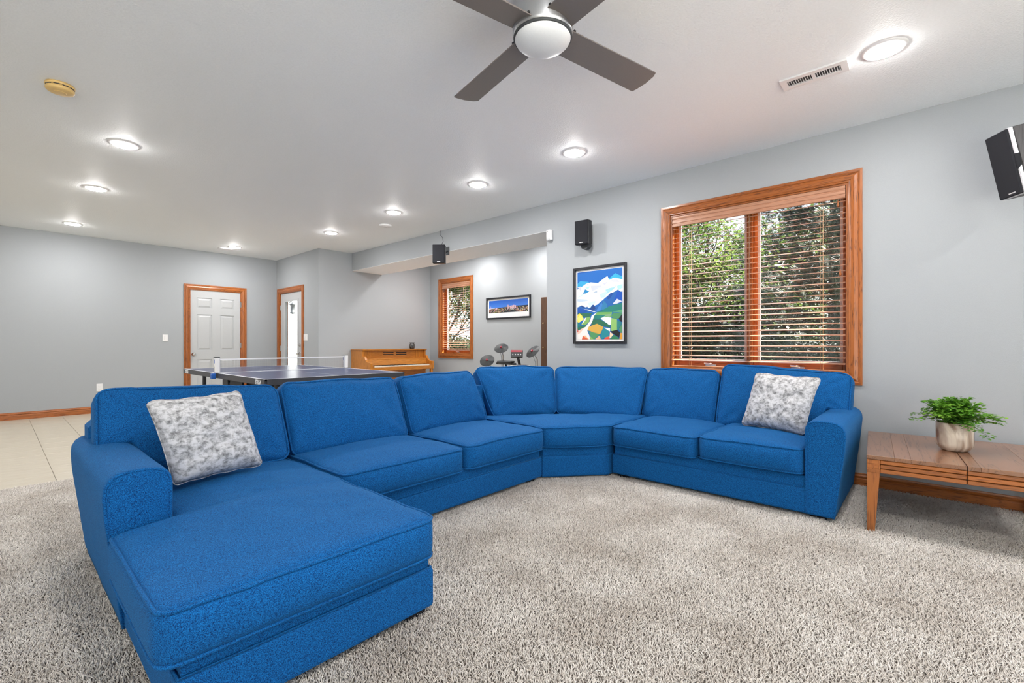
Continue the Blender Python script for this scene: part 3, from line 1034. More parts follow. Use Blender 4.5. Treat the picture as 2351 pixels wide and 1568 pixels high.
def piping_path(w, d, h, r, z_sign, fn, n=26, ex=(), ey=()):
    """loop along the rounded edge of the top (or bottom) face"""
    o = r * .7071 + .0030
    a, b = w / 2 - r, d / 2 - r
    z = z_sign * (h / 2 - r + o)
    pts = []
    xs = sorted(set([-a + 2 * a * i / n for i in range(n + 1)] + [x for x in ex if -a < x < a]))
    ys = sorted(set([-b + 2 * b * i / n for i in range(n + 1)] + [y for y in ey if -b < y < b]))
    pts += [(x, -b - o) for x in xs]
    pts += [(a + o * math.cos(t), -b + o * math.sin(t)) for t in (R(-60), R(-30))]
    pts += [(a + o, y) for y in ys]
    pts += [(a + o * math.cos(t), b + o * math.sin(t)) for t in (R(30), R(60))]
    pts += [(x, b + o) for x in xs[::-1]]
    pts += [(-a + o * math.cos(t), b + o * math.sin(t)) for t in (R(120), R(150))]
    pts += [(-a - o, y) for y in ys[::-1]]
    pts += [(-a + o * math.cos(t), -b + o * math.sin(t)) for t in (R(210), R(240))]
    return [fn(Vector((x, y, z))) for x, y in pts]


def lerp(a, b, t):
    return a + (b - a) * t


def bil(q, u, v):
    return lerp(lerp(q[0], q[1], u), lerp(q[3], q[2], u), v)


def round_plan(x, y, w, d, rad):
    a, b = w / 2 - rad, d / 2 - rad
    if abs(x) > a and abs(y) > b:
        p, q = (abs(x) - a) / rad, (abs(y) - b) / rad
        p, q = p * math.sqrt(max(0, 1 - q * q / 2)), q * math.sqrt(max(0, 1 - p * p / 2))
        x, y = math.copysign(a + p * rad, x), math.copysign(b + q * rad, y)
    return x, y


def dimple(p, amp, f):
    return amp * noise.noise(Vector(p) * f) + amp * .45 * noise.noise(Vector(p) * f * 2.7 + Vector((7, 3, 1)))


PIPE = .0062


def seat_cushion(quad, z0, z1, parent, crown=.030, r=.032, left=None, seed=0, bow=0.0):
    """quad: plan corners front-left, front-right, back-right, back-left"""
    q = [Vector((x, y, 0)) for x, y in quad]
    w = ((q[1] - q[0]).length + (q[2] - q[3]).length) / 2
    d = ((q[3] - q[0]).length + (q[2] - q[1]).length) / 2
    h = z1 - z0
    zc = (z0 + z1) / 2
    fwd = ((q[0] + q[1]) - (q[2] + q[3])).normalized()
    ey = ()
    if left:                         # (depth at which the left side steps in, amount)
        y_s = left[0]
        ey = [y_s - .03 + i * .006 for i in range(11)]

    def fn(p):
        px, py = round_plan(p.x, p.y, w, d, .065)
        u, v = px / w + .5, py / d + .5
        if left:
            t = max(0, min(1, (p.y - left[0] + .02) / .04))
            t = t * t * (3 - 2 * t)
            u = lerp(u, left[1] + u * (1 - left[1]), t)
        b = bil(q, u, v)
        cu, cv = 1 - (2 * p.x / w) ** 2, 1 - (2 * p.y / d) ** 2
        z = p.z
        if z > 0:
            z += crown * (max(0, cu) ** .6) * (max(0, cv) ** .6) * (z / (h / 2)) ** 2
        # rounded front and sides
        k = 1 - (2 * p.z / h) ** 2
        side = Vector((0, 0, 0))
        if v < .15:
            side += fwd * (.018 * max(0, k) * max(0, cu) ** .4 * (1 - v / .15))
        if bow and v < .5:
            side += fwd * (bow * cu * (1 - v * 2))
        b = b + side
        pos = Vector((b.x, b.y, zc + z))
        nz = dimple(pos + Vector((seed, 0, 0)), .0065, 5.5)
        pos.z += nz * (1 if p.z > 0 else .3)
        pos += fwd * (nz * .5 if v < .2 else 0)
        return pos
    v, f = rbox(w, d, h, r, max(10, int(w / .035)), max(10, int(d / .035)), 4, fn, ey=ey)
    o = MB().add(v, f, True).build('seat_cushion', M['blue'], parent, fix=False)
    for s in (1, -1):
        MB().tube(piping_path(w, d, h, r, s, fn, ey=ey), PIPE, 6, closed=True).build('piping', M['blue'], o)
    return o


def back_cushion(corners, thick, parent, bulge=.045, r=.045, step=None, seed=0, ears=.0):
    """corners of the front face: bottom-left, bottom-right, top-right, top-left, as seen from the seat"""
    q = [Vector(c) for c in corners]
    w = ((q[1] - q[0]).length + (q[2] - q[3]).length) / 2
    d = ((q[3] - q[0]).length + (q[2] - q[1]).length) / 2
    h = thick
    nrm = (q[1] - q[0]).cross(q[3] - q[0]).normalized()
    ex = ()
    if step:                          # ('l' or 'r', width fraction, height fraction)
        xs = (-w / 2 + step[1] * w) if step[0] == 'l' else (w / 2 - step[1] * w)
        ex = [xs - .03 + i * .006 for i in range(11)]

    def fn(p):
        px, py = round_plan(p.x, p.y, w, d, .07)
        u, v = px / w + .5, py / d + .5
        if step:
            t = max(0, min(1, ((xs - p.x) if step[0] == 'l' else (p.x - xs)) / .05 + .5))
            t = t * t * (3 - 2 * t)
            v = lerp(v, step[2] + v * (1 - step[2]), t)
        b = bil(q, u, v)
        cu, cv = max(0, 1 - (2 * p.x / w) ** 2), max(0, 1 - (2 * p.y / d) ** 2)
        z = p.z
        if z > 0:
            z += bulge * cu ** .55 * cv ** .55 * (z / (h / 2)) ** 2
        # soft sag of the top edge and fullness of the top side
        k = max(0, 1 - (2 * p.z / h) ** 2)
        up = Vector((0, 0, 1))
        ext = Vector((0, 0, 0))
        if v > .8:
            ext += up * (.022 * k * cu ** .4 * (v - .8) / .2)
            ext += up * (.012 * noise.noise(Vector((p.x * 5 + seed * 3.1, seed, 0))) * (v - .8) / .2)
        pos = b + nrm * (z - h / 2) + ext
        nz = dimple(pos + Vector((0, seed * 1.7, 0)), .0085, 4.6)
        # pulled creases running in from the corners
        for cxn, cyn in ((-1, -1), (1, -1), (1, 1), (-1, 1)):
            dx, dy = (p.x - cxn * w / 2), (p.y - cyn * d / 2)
            rr = math.hypot(dx, dy)
            if rr < .30:
                ang = math.atan2(dy, dx)
                nz += .0062 * math.sin(ang * 11 + seed) * math.exp(-((rr - .14) / .08) ** 2)
        pos += nrm * (nz if p.z > 0 else nz * .3)
        return pos
    v, f = rbox(w, d, h, r, max(12, int(w / .026)), max(12, int(d / .026)), 4, fn, ex=ex)
    o = MB().add(v, f, True).build('back_cushion', M['blue'], parent, fix=False)
    MB().tube(piping_path(w, d, h, r, 1, fn, ex=ex), PIPE, 6, closed=True).build('piping', M['blue'], o)
    MB().tube(piping_path(w, d, h, r, -1, fn, ex=ex), PIPE, 6, closed=True).build('piping', M['blue'], o)
    return o


def arm(parent, mapper, length):
    """arm profile: (outward offset from the inner face, height); mapper(a, s, z) -> world, s runs front to back"""
    prof = [(0, .035), (0, .30), (0, .555), (.005, .582), (.018, .602), (.042, .613), (.08, .617), (.13, .617), (.166, .611), (.190, .594), (.203, .567), (.206, .535), (.200, .45), (.186, .33), (.168, .18), (.150, .035)]
    # resample
    pts = []
    for i in range(len(prof) - 1):
        a, b = prof[i], prof[i + 1]
        n = max(1, int(math.dist(a, b) / .035))
        for k in range(n):
            pts.append((lerp(a[0], b[0], k / n), lerp(a[1], b[1], k / n)))
    pts.append(prof[-1])
    n = len(pts)
    cx_, cz_ = .1, .33

    def inset(p, e):
        dx, dz = cx_ - p[0], cz_ - p[1]
        return (p[0] + (e if dx > 0 else -e) * min(1, abs(dx) / .05), p[1] + (e if dz > 0 else -e) * min(1, abs(dz) / .12))
    rings = [(0.0, .016), (.003, .007), (.010, .0015), (.020, 0)] + [(s, 0) for s in [length * i / 16 for i in range(1, 16)]] + [(length - .02, 0), (length, .016)]
    v, f = [], []
    for s, e in rings:
        for p in pts:
            a, z = inset(p, e)
            P = mapper(a, s, z)
            g = dimple(P, .0022, 6)
            v.append(P + Vector((g, g, g * .5)))
    for j in range(len(rings) - 1):
        for i in range(n):
            k = (i + 1) % n
            f.append((j * n + i, j * n + k, (j + 1) * n + k, (j + 1) * n + i))
    m = MB().add(v, f, True)
    o = None
    m.add(v[:n], [tuple(range(n))]); m.add(v[-n:], [tuple(range(n))])
    o = m.build('arm', M['blue'], parent)
    MB().tube([mapper(*(lambda q: (q[0], .006, q[1]))(inset(p, .004))) for p in pts], PIPE, 6).build('piping', M['blue'], o)
    return o


def base(parent, poly, z0, seam, z1, feet):
    """plinth with a lower panel and a slightly recessed rail above the seam"""
    def off(e):
        c = Vector((sum(p[0] for p in poly) / len(poly), sum(p[1] for p in poly) / len(poly)))
        out = []
        n = len(poly)
        for i in range(n):
            a, b, d = Vector(poly[i - 1]), Vector(poly[i]), Vector(poly[(i + 1) % n])
            e1, e2 = (b - a).normalized(), (d - b).normalized()
            n1, n2 = Vector((-e1.y, e1.x)), Vector((-e2.y, e2.x))
            bis = (n1 + n2)
            bis = bis / max(.3, bis.dot(n1)) if bis.length > 1e-6 else n1
            s = 1 if bis.dot(c - b) > 0 else -1
            out.append(b + bis * (e * s))
        return out
    lev = [(z0, .012), (z0 + .006, .003), (z0 + .016, 0), (seam - .012, 0), (seam - .004, .002), (seam, .010)]
    n = len(poly)
    v = [(p.x, p.y, z) for z, e in lev for p in off(e)]
    f = [(j * n + i, j * n + (i + 1) % n, (j + 1) * n + (i + 1) % n, (j + 1) * n + i) for j in range(len(lev) - 1) for i in range(n)]
    f += [tuple(range(n)), tuple(range((len(lev) - 1) * n, len(lev) * n))]
    MB().add(v, f).build('base', M['blue'], parent)
    lev = [(seam - .004, .014), (seam + .004, .013), (z1 - .004, .013), (z1, .018)]
    v = [(p.x, p.y, z) for z, e in lev for p in off(e)]
    f = [(j * n + i, j * n + (i + 1) % n, (j + 1) * n + (i + 1) % n, (j + 1) * n + i) for j in range(len(lev) - 1) for i in range(n)]
    f += [tuple(range(n)), tuple(range((len(lev) - 1) * n, len(lev) * n))]
    MB().add(v, f).build('seat_rail', M['blue'], parent)
    MB().tube([(p.x, p.y, seam + .001) for p in off(.006)], .0042, 6, closed=True).build('piping', M['blue'], parent)
    for x, y in feet:
        MB().box(x - .045, x + .045, y - .045, y + .045, 0, z0 + .004, .003).build('foot', M['black'], parent)


GRP = 'modules of the blue sectional sofa'
Z0, ZS, ZR = .036, .194, .266
# chaise end
ch = thing('sofa_chaise', (.75, 2.3, 0), 'blue fabric chaise module with a left arm in the foreground', 'sofa', GRP)
base(ch, [(.318, 1.475), (1.172, 1.475), (1.172, 3.28), (.318, 3.28)], Z0, ZS, ZR, [(.385, 1.545), (1.11, 1.545), (.40, 3.2), (1.1, 3.2)])
seat_cushion([(.268, 1.452), (1.186, 1.452), (1.186, 2.98), (.268, 2.98)], .242, .396, ch, .034, .034, left=(2.185 - 2.216, (.470 - .268) / .918), seed=1)
arm(ch, lambda a, s, z: Vector((.463 - a, 2.20 + s, z)), 1.08)
MB().box(.31, 1.17, 3.09, 3.29, ZR, .70, .03).build('back_frame', M['blue'], ch)
back_cushion([(.30, 2.815, .405), (1.178, 2.800, .405), (1.165, 2.985, .845), (.318, 2.985, .872)], .19, ch, .035, .045, ('l', .185, .40), seed=3)
# two-seat armless module
lv = thing('sofa_loveseat', (2.04, 2.75, 0), 'blue fabric armless two-seat module between chaise and corner', 'sofa', GRP)
base(lv, [(1.192, 2.265), (2.882, 2.265), (2.882, 3.28), (1.192, 3.28)], Z0, ZS, ZR, [(1.3, 2.35), (2.80, 2.345), (1.3, 3.2), (2.8, 3.2)])
seat_cushion([(1.196, 2.235), (2.052, 2.235), (2.052, 3.0), (1.196, 3.0)], .256, .408, lv, .038, .030, seed=2)
seat_cushion([(2.062, 2.230), (2.890, 2.230), (2.890, 3.0), (2.062, 3.0)], .258, .416, lv, .038, .030, seed=5)
MB().box(1.192, 2.882, 3.09, 3.29, ZR, .70, .03).build('back_frame', M['blue'], lv)
back_cushion([(1.19, 2.84, .395), (2.035, 2.815, .395), (2.020, 3.00, .842), (1.178, 3.01, .852)], .21, lv, .06, .05, seed=6)
back_cushion([(2.065, 2.835, .395), (2.93, 2.885, .40), (2.845, 3.03, .855), (2.045, 3.00, .845)], .21, lv, .055, .05, seed=9)
# corner wedge
wd = thing('sofa_corner', (3.6, 2.6, 0), 'blue fabric corner wedge module with two angled back cushions', 'sofa', GRP)
base(wd, [(2.905, 2.275), (3.318, 1.918), (4.36, 1.918), (4.36, 2.55), (3.62, 3.28), (2.905, 3.28)], Z0 - .012, ZS, ZR, [(3.05, 2.33), (3.38, 2.02), (4.25, 2.1), (3.1, 3.2)])
seat_cushion([(2.902, 2.275), (3.325, 1.912), (4.18, 1.915), (2.905, 3.16)], .262, .424, wd, .036, .030, seed=8, bow=.03)
MB().prism([(4.15, 1.92), (4.36, 1.92), (4.36, 2.55), (3.62, 3.28), (2.905, 3.28), (2.905, 3.10), (3.52, 3.05), (4.1, 2.5)], ZR, .70, 'z').build('back_frame', M['blue'], wd)
back_cushion([(3.035, 2.945, .405), (3.612, 2.650, .405), (3.795, 2.815, .862), (3.03, 3.205, .876)], .19, wd, .05, .045, seed=12)
back_cushion([(3.606, 2.665, .405), (3.918, 1.955, .405), (4.168, 1.968, .868), (3.788, 2.82, .862)], .19, wd, .05, .045, seed=14)
# right-arm loveseat
rs = thing('sofa_loveseat', (3.9, 1.15, 0), 'blue fabric two-seat module with a right arm below the window', 'sofa', GRP)
base(rs, [(3.352, .43), (3.352, 1.902), (4.36, 1.902), (4.36, .43)], Z0, ZS, ZR, [(3.44, .50), (3.43, 1.83), (4.28, .52), (4.28, 1.8)])
seat_cushion([(3.322, 1.905), (3.322, 1.222), (4.17, 1.222), (4.17, 1.905)], .266, .420, rs, .034, .030, seed=15)
seat_cushion([(3.318, 1.212), (3.318, .566), (4.17, .566), (4.17, 1.212)], .276, .432, rs, .034, .030, seed=17)
arm(rs, lambda a, s, z: Vector((3.345 + s, .560 - a, z)), .99)
MB().box(4.19, 4.36, .44, 1.90, ZR, .70, .03).build('back_frame', M['blue'], rs)
back_cushion([(3.985, 1.975, .400), (4.02, 1.325, .395), (4.155, 1.315, .866), (4.150, 1.975, .860)], .17, rs, .045, .045, seed=19)
back_cushion([(4.015, 1.325, .395), (4.015, .405, .395), (4.160, .395, .872), (4.165, 1.305, .922)], .17, rs, .045, .045, ('r', .178, .395), seed=22)


# throw pillows
def throw_pillow(corners, thick, label, seed):
    q = [Vector(c) for c in corners]
    c = sum(q, Vector()) / 4
    nrm = (q[1] - q[0]).cross(q[3] - q[0]).normalized()
    N = 34
    t = thing('throw_pillow', (c.x, c.y, min(p.z for p in q)), label, 'pillow', 'grey throw pillows')
    v, f = [], []
    for side in (1, -1):
        base_i = len(v)
        for j in range(N + 1):
            for i in range(N + 1):
                a, b = 2 * i / N - 1, 2 * j / N - 1
                ra, rb = round_plan(a, b, 2, 2, .16)
                pa = ra * (1 - .055 * (1 - b * b) ** 1.0 * abs(a) ** 3)
                pb = rb * (1 - .055 * (1 - a * a) ** 1.0 * abs(b) ** 3)
                th = thick * (max(0, 1 - a ** 4) ** .62) * (max(0, 1 - b ** 4) ** .62)
                p = bil(q, (pa + 1) / 2, (pb + 1) / 2)
                edge = max(abs(a), abs(b))
                wr = .010 * noise.noise(Vector((a * 2.2, b * 2.2, seed))) * (1 - edge ** 6) + .007 * noise.noise(Vector((a * 5, b * 5, seed + 4))) * (1 - edge ** 8)
                wr += .006 * math.sin(9 * math.atan2(b, a) + seed) * max(0, edge - .45) * (1 - edge ** 10)
                p = p + nrm * (side * th / 2 + (wr if side == 1 else 0) + .006 * noise.noise(Vector((a * 3, b * 3, seed + 9))))
                # scalloped hem
                p = p + (q[3] - q[0]).normalized() * (.0025 * math.sin(a * 11 + seed) * (abs(b) > .97))
                v.append(p)
        for j in range(N):
            for i in range(N):
                k = base_i + j * (N + 1) + i
                f.append((k, k + 1, k + N + 2, k + N + 1) if side == 1 else (k, k + N + 1, k + N + 2, k + 1))
    MB().add(v, f, True).build('cover', M['pillow'], t)
    bd = []
    for i in range(N): bd.append(v[i])
    for j in range(N): bd.append(v[j * (N + 1) + N])
    for i in range(N, 0, -1): bd.append(v[N * (N + 1) + i])
    for j in range(N, 0, -1): bd.append(v[j * (N + 1)])
    MB().tube(bd, .0026, 6, closed=True).build('seam', M['pillow'], t)


throw_pillow([(.540, 2.555, .440), (.958, 2.640, .440), (.872, 2.735, .842), (.452, 2.640, .830)], .165, 'mottled grey velvet throw pillow on the chaise by the left arm', 3)
throw_pillow([(3.843, 1.068, 0.465), (3.739, 0.630, 0.450), (3.867, 0.546, 0.854), (3.936, 0.984, 0.870)], .165, 'mottled grey velvet throw pillow by the sofa arm below the window', 8)

# ------------------------------------------------------------------ end table and potted fern
ZT = .447
tb = thing('coffee_table', (3.40, .26, 0), 'low brown wooden table with a grooved apron in the right corner', 'table')
tb.rotation_euler = (0, 0, R(3.8))
WN_D, WN_L = (0.10, 0.035, 0.012), (0.33, 0.135, 0.055)
M['tabletop_wood'] = wood('tabletop_wood', (0.060, 0.024, 0.011), (0.25, 0.118, 0.062), 'x', 0.28, .42, 0.35, 1.0)
M['apron_wood'] = wood('apron_wood', (0.10, 0.024, 0.004), (0.37, 0.115, 0.022), 'y', 0.4, 1.0, 0.2, 0.6)
M['leg_wood'] = wood('leg_wood', (0.11, 0.028, 0.005), (0.36, 0.115, 0.022), 'z', 0.4, 1.0, 0.2, 0.5)
ox, oy = 3.40, .26
TLX, TLY = .93, .84                      # size in x (to the wall) and in -y


def tbox(x0, x1, y0, y1, z0, z1, b=.002):
    return MB().box(ox + x0, ox + x1, oy - y1, oy - y0, z0, z1, b)


x00 = -.03
for (ya, yb) in ((0, .4185), (.4215, TLY)):
    cuts = [0, .30, .47, 1.0] if ya == 0 else [0, .12, .62, 1.0]
    for c0, c1 in zip(cuts[:-1], cuts[1:]):
        tbox(x00, x00 + TLX, lerp(ya, yb, c0) + .0002, lerp(ya, yb, c1) - .0002, ZT - .022, ZT, .0012).build('top_board', M['tabletop_wood'], tb)
for (ya, yb) in ((.062, .4185), (.4215, TLY - .062)):
    for k in range(3):
        zt = ZT - .024 - k * .026
        tbox(x00 + .006, x00 + .03, ya, yb, zt - .0225, zt, .003).build('apron_strip', M['apron_wood'], tb)
tbox(x00 + .03, x00 + .034, .062, TLY - .062, ZT - .10, ZT - .024, 0).build('apron_core', M['rubber'], tb)
for (ya, yb) in ((.004, .030), (TLY - .03, TLY - .004)):
    tbox(x00 + .062, x00 + TLX - .062, ya, yb, ZT - .102, ZT - .024, .002).build('apron', M['apron_wood'], tb)
tbox(x00 + TLX - .03, x00 + TLX - .006, .062, TLY - .062, ZT - .102, ZT - .024, .002).build('apron', M['apron_wood'], tb)
for (lx, sx) in ((x00 + .003, 1), (x00 + TLX - .003, -1)):
    for (ly, sy) in ((.003, 1), (TLY - .003, -1)):
        # tapered leg with grooved block at the top
        def pt(a, b, z): return (ox + lx + sx * a, oy - (ly + sy * b), z)
        v = []
        for z, wv in ((ZT - .024, .058), (ZT - .104, .058), (0.0, .034)):
            v += [pt(0, 0, z), pt(wv, 0, z), pt(wv, wv, z), pt(0, wv, z)]
        f = [(0, 1, 2, 3), (8, 9, 10, 11)] + [(j * 4 + i, j * 4 + (i + 1) % 4, (j + 1) * 4 + (i + 1) % 4, (j + 1) * 4 + i) for j in range(2) for i in range(4)]
        lg = MB().add(v, f).build('leg', M['leg_wood'], tb)
        for k in range(3):
            zt = ZT - .0265 - k * .026
            a0, a1 = sorted((lx - sx * .002, lx + sx * .060))
            b0, b1 = sorted((ly - sy * .002, ly + sy * .060))
            tbox(a0, a1, b0, b1, zt - .0220, zt - .0015, .003).build('leg_block', M['leg_wood'], lg)

pf = thing('potted_fern', (3.86, -.128, ZT), 'green maidenhair fern in a marbled beige pot on the low table', 'plant')
M['pot'] = noise_mix('marbled_pot', (0.22, 0.13, 0.085), (0.72, 0.64, 0.54), 5.5, 0.40, 0.62, 0.12, 3, stretch=(1.3, 1.3, .55), distort=1.6)
M['fern'] = leafmat('fern_leaf', (0.035, 0.15, 0.010), (0.15, 0.38, 0.025), 30, 0.35)
M['fern_dark'] = leafmat('fern_leaf_light', (0.09, 0.26, 0.015), (0.28, 0.55, 0.06), 30, 0.35)
M['soil'] = noise_mix('potting_soil', (0.012, 0.008, 0.006), (0.05, 0.035, 0.025), 60, rough=1.0)
PC = Vector((3.86, -.128, ZT))
MB().lathe([(.0005, .002), (.055, .0), (.066, .008), (.082, .030), (.085, .045), (.086, .166), (.084, .170), (.079, .166), (.078, .12)], PC, 48).build('pot', M['pot'], pf)
MB().lathe([(.0005, .152), (.05, .150), (.079, .142)], PC, 24).build('soil', M['soil'], pf)
rg = random.Random(11)
for k in range(120):
    a = rg.random() * 2 * math.pi
    out = rg.uniform(.02, .15) if k > 24 else rg.uniform(.14, .225)
    top = rg.uniform(.11, .175) * (1.10 - out * 2.0)
    end_z = top - rg.uniform(0.0, .04) - max(0, out - .13) * .7
    st = PC + Vector((rg.uniform(-.045, .045), rg.uniform(-.045, .045), .15))
    m = MB()
    pts = []
    n = 12
    for i in range(n + 1):
        s = i / n
        rr = out * s ** 1.15
        z = lerp(0, end_z, s) + top * 1.1 * s * (1 - s)
        pts.append(st + Vector((math.cos(a) * rr, math.sin(a) * rr, z)))
    m.tube(pts, .0009, 4)
    for i in range(3, n + 1):
        d = (pts[i] - pts[i - 1]).normalized()
        sd = d.cross(Vector((0, 0, 1))).normalized()
        for sgn in (-1, 1):
            for br in range(3):
                L = .034 * (1 - .45 * i / n)
                c = pts[i] + sd * (sgn * (.006 + L * br * .55)) + d * rg.uniform(-.008, .008) + Vector((0, 0, rg.uniform(-.008, .006)))
                w_ = rg.uniform(.0085, .0135)
                ax = (sd * sgn + d * rg.uniform(.2, .9) + Vector((0, 0, rg.uniform(-.5, .4)))).normalized()
                bx = ax.cross(Vector((rg.uniform(-.5, .5), rg.uniform(-.5, .5), 1))).normalized()
                m.add([c - ax * w_ * .4, c + ax * w_ * .25 + bx * w_ * .62, c + ax * w_ * .8 + bx * w_ * .45, c + ax * w_ * .8 - bx * w_ * .45, c + ax * w_ * .25 - bx * w_ * .62], [(0, 1, 2, 3, 4)])
    m.build('frond', M['fern'] if k % 3 else M['fern_dark'], pf, fix=False)

# ------------------------------------------------------------------ speakers
def speaker(label, TLc, yaw, tilt, w, h, d, style, bracket_to):
    n = Vector((math.cos(yaw) * math.cos(tilt), math.sin(yaw) * math.cos(tilt), -math.sin(tilt)))
    wv = Vector((-math.sin(yaw), math.cos(yaw), 0))
    up = n.cross(wv)
    TLc = Vector(TLc)
    c = TLc + wv * (w / 2) - up * (h / 2)
    # local frame: x = right, y = up, z = out of the front
    xf = Matrix(((wv.x, up.x, n.x, c.x), (wv.y, up.y, n.y, c.y), (wv.z, up.z, n.z, c.z), (0, 0, 0, 1)))
    t = thing('wall_speaker', c - up * (h / 2) - n * (d / 2), label, 'speaker', 'black wall speakers')
    if style == 'big':
        MB(xf).box(-w / 2, w / 2, -h / 2, h / 2, -d, -.034, .004).build('cabinet', M['black_wood'], t)
        MB(xf).box(-w / 2, w / 2, -h / 2, h / 2, -.034, -.012, .004).build('baffle', M['silver'], t)
        MB(xf).box(-w / 2 + .004, w / 2 - .004, -h / 2 + .004, h / 2 - .004, -.013, .0, .005).build('grille', M['black_cloth'], t)
        MB(xf).prism([(h * .10, -.005), (h * .10, -.03), (-h * .08, -.03), (-h * .13, -.008)], w / 2 - .008, w / 2 + .0022, 'x').build('grille_tab', M['black_cloth'], t)
        MB(xf).box(-w * .03, w * .25, -h * .45, -h * .435, .0, .0015).build('badge', M['silver'], t)
    else:
        MB(xf).box(-w / 2, w / 2, -h / 2, h / 2, -d, -.012, .005).build('cabinet', M['black'], t)
        MB(xf).box(-w / 2 + .003, w / 2 - .003, -h / 2 + .003, h / 2 - .003, -.013, .0, .004).build('grille', M['black_cloth'], t)
        MB(xf).box(-w * .12, w * .14, -h * .435, -h * .41, .0, .0015).build('badge', M['white_plastic'], t)
    e = Vector(bracket_to)
    s = c - n * (d - .01)
    bm_ = MB().tube([s, lerp(s, e, .5) + Vector((0, 0, -.01)), e], .012, 10)
    bm_.box(e.x - .012, e.x, e.y - .035, e.y + .035, e.z - .06, e.z + .06, .004)
    bm_.build('bracket', M['rubber'], t)
    return t, c, up, n, wv


k = 1.10
tl = Vector((0, 0, 1.09)) + (Vector((3.705, -.240, 2.236)) - Vector((0, 0, 1.09))) * k
speaker('large black speaker angled off the wall at the right edge', tl, R(121.07), R(11.94), .147 * k, .36 * k, .24, 'big', (XR, -.52, 2.19))
k = .965
tl = Vector((0, 0, 1.09)) + (Vector((4.380, 2.973, 2.478)) - Vector((0, 0, 1.09))) * k
t_, c_, u_, n_, w_ = speaker('small black speaker on the wall above the framed mountain print', tl, R(183.3), R(1.5), .171 * k, .27 * k, .095, 'small', (XR, 2.79, 2.30))
MB(Matrix.Translation((4.33, c_.y - .005, c_.z - .27 * k / 2))).prism([(-.055, .002), (.055, .002), (.045, -.025), (.02, -.045), (-.015, -.045), (-.045, -.022)], -.03, .03, 'x').build('shelf_bracket', M['rubber'], t_)
k = .965
tl = Vector((0, 0, 1.09)) + (Vector((4.186, 5.284, 2.519)) - Vector((0, 0, 1.09))) * k
t_, c_, u_, n_, w_ = speaker('small black speaker on the soffit with a cable up to the ceiling', tl, R(220.2), 0, .178 * k, .27 * k, .11, 'small', (XR, 5.19, 2.44))
p0, p1 = Vector((XR - .01, 5.353, H)), c_ + Vector((.06, .03, .12))
MB().tube([p0, p0 + Vector((-.015, -.01, -.06)), lerp(p0, p1, .45) + Vector((.0, -.05, -.01)), lerp(p0, p1, .75) + Vector((.02, -.04, .0)), p1], .0035, 6).build('speaker_cable', M['rubber'], t_)


# ------------------------------------------------------------------ framed pictures
def color_mesh(name, polys, place, parent, mat):
    """polys: list of (colour, [(u, v)...]); place(u, v, layer) -> world"""
    o_ = ORG[parent.name]
    v, f, c = [], [], []
    for li, (colr, pts) in enumerate(polys):
        n = len(v)
        v += [tuple(Vector(place(u, w, li)) - o_) for u, w in pts]
        f.append(tuple(range(n, n + len(pts)))); c.append(colr)
    me = bpy.data.meshes.new(name)
    me.from_pydata(v, [], f)
    ca = me.color_attributes.new('Col', 'FLOAT_COLOR', 'CORNER')
    for p in me.polygons:
        for li in p.loop_indices:
            ca.data[li].color = (*c[p.index], 1)
    me.materials.append(mat)
    ob = bpy.data.objects.new(name, me)
    col.objects.link(ob); ob.parent = parent
    ORG[ob.name] = o_
    return ob


M['print'] = attr_mat('art_print', 0.45)
M['mat_board'] = plain('white_mat_board', (0.80, 0.80, 0.81), 0.7)


def frame_bars(X, y0, y1, z0, z1, fw, depth, parent):
    for (a, b, c, d) in ((y0, y0 + fw, z0, z1), (y1 - fw, y1, z0, z1), (y0 + fw, y1 - fw, z0, z0 + fw), (y0 + fw, y1 - fw, z1 - fw, z1)):
        MB().box(X - depth, X, a, b, c, d, .003).build('frame_bar', M['black_frame'], parent)


def hexc(s):
    return srgb(int(s[0:2], 16), int(s[2:4], 16), int(s[4:6], 16))


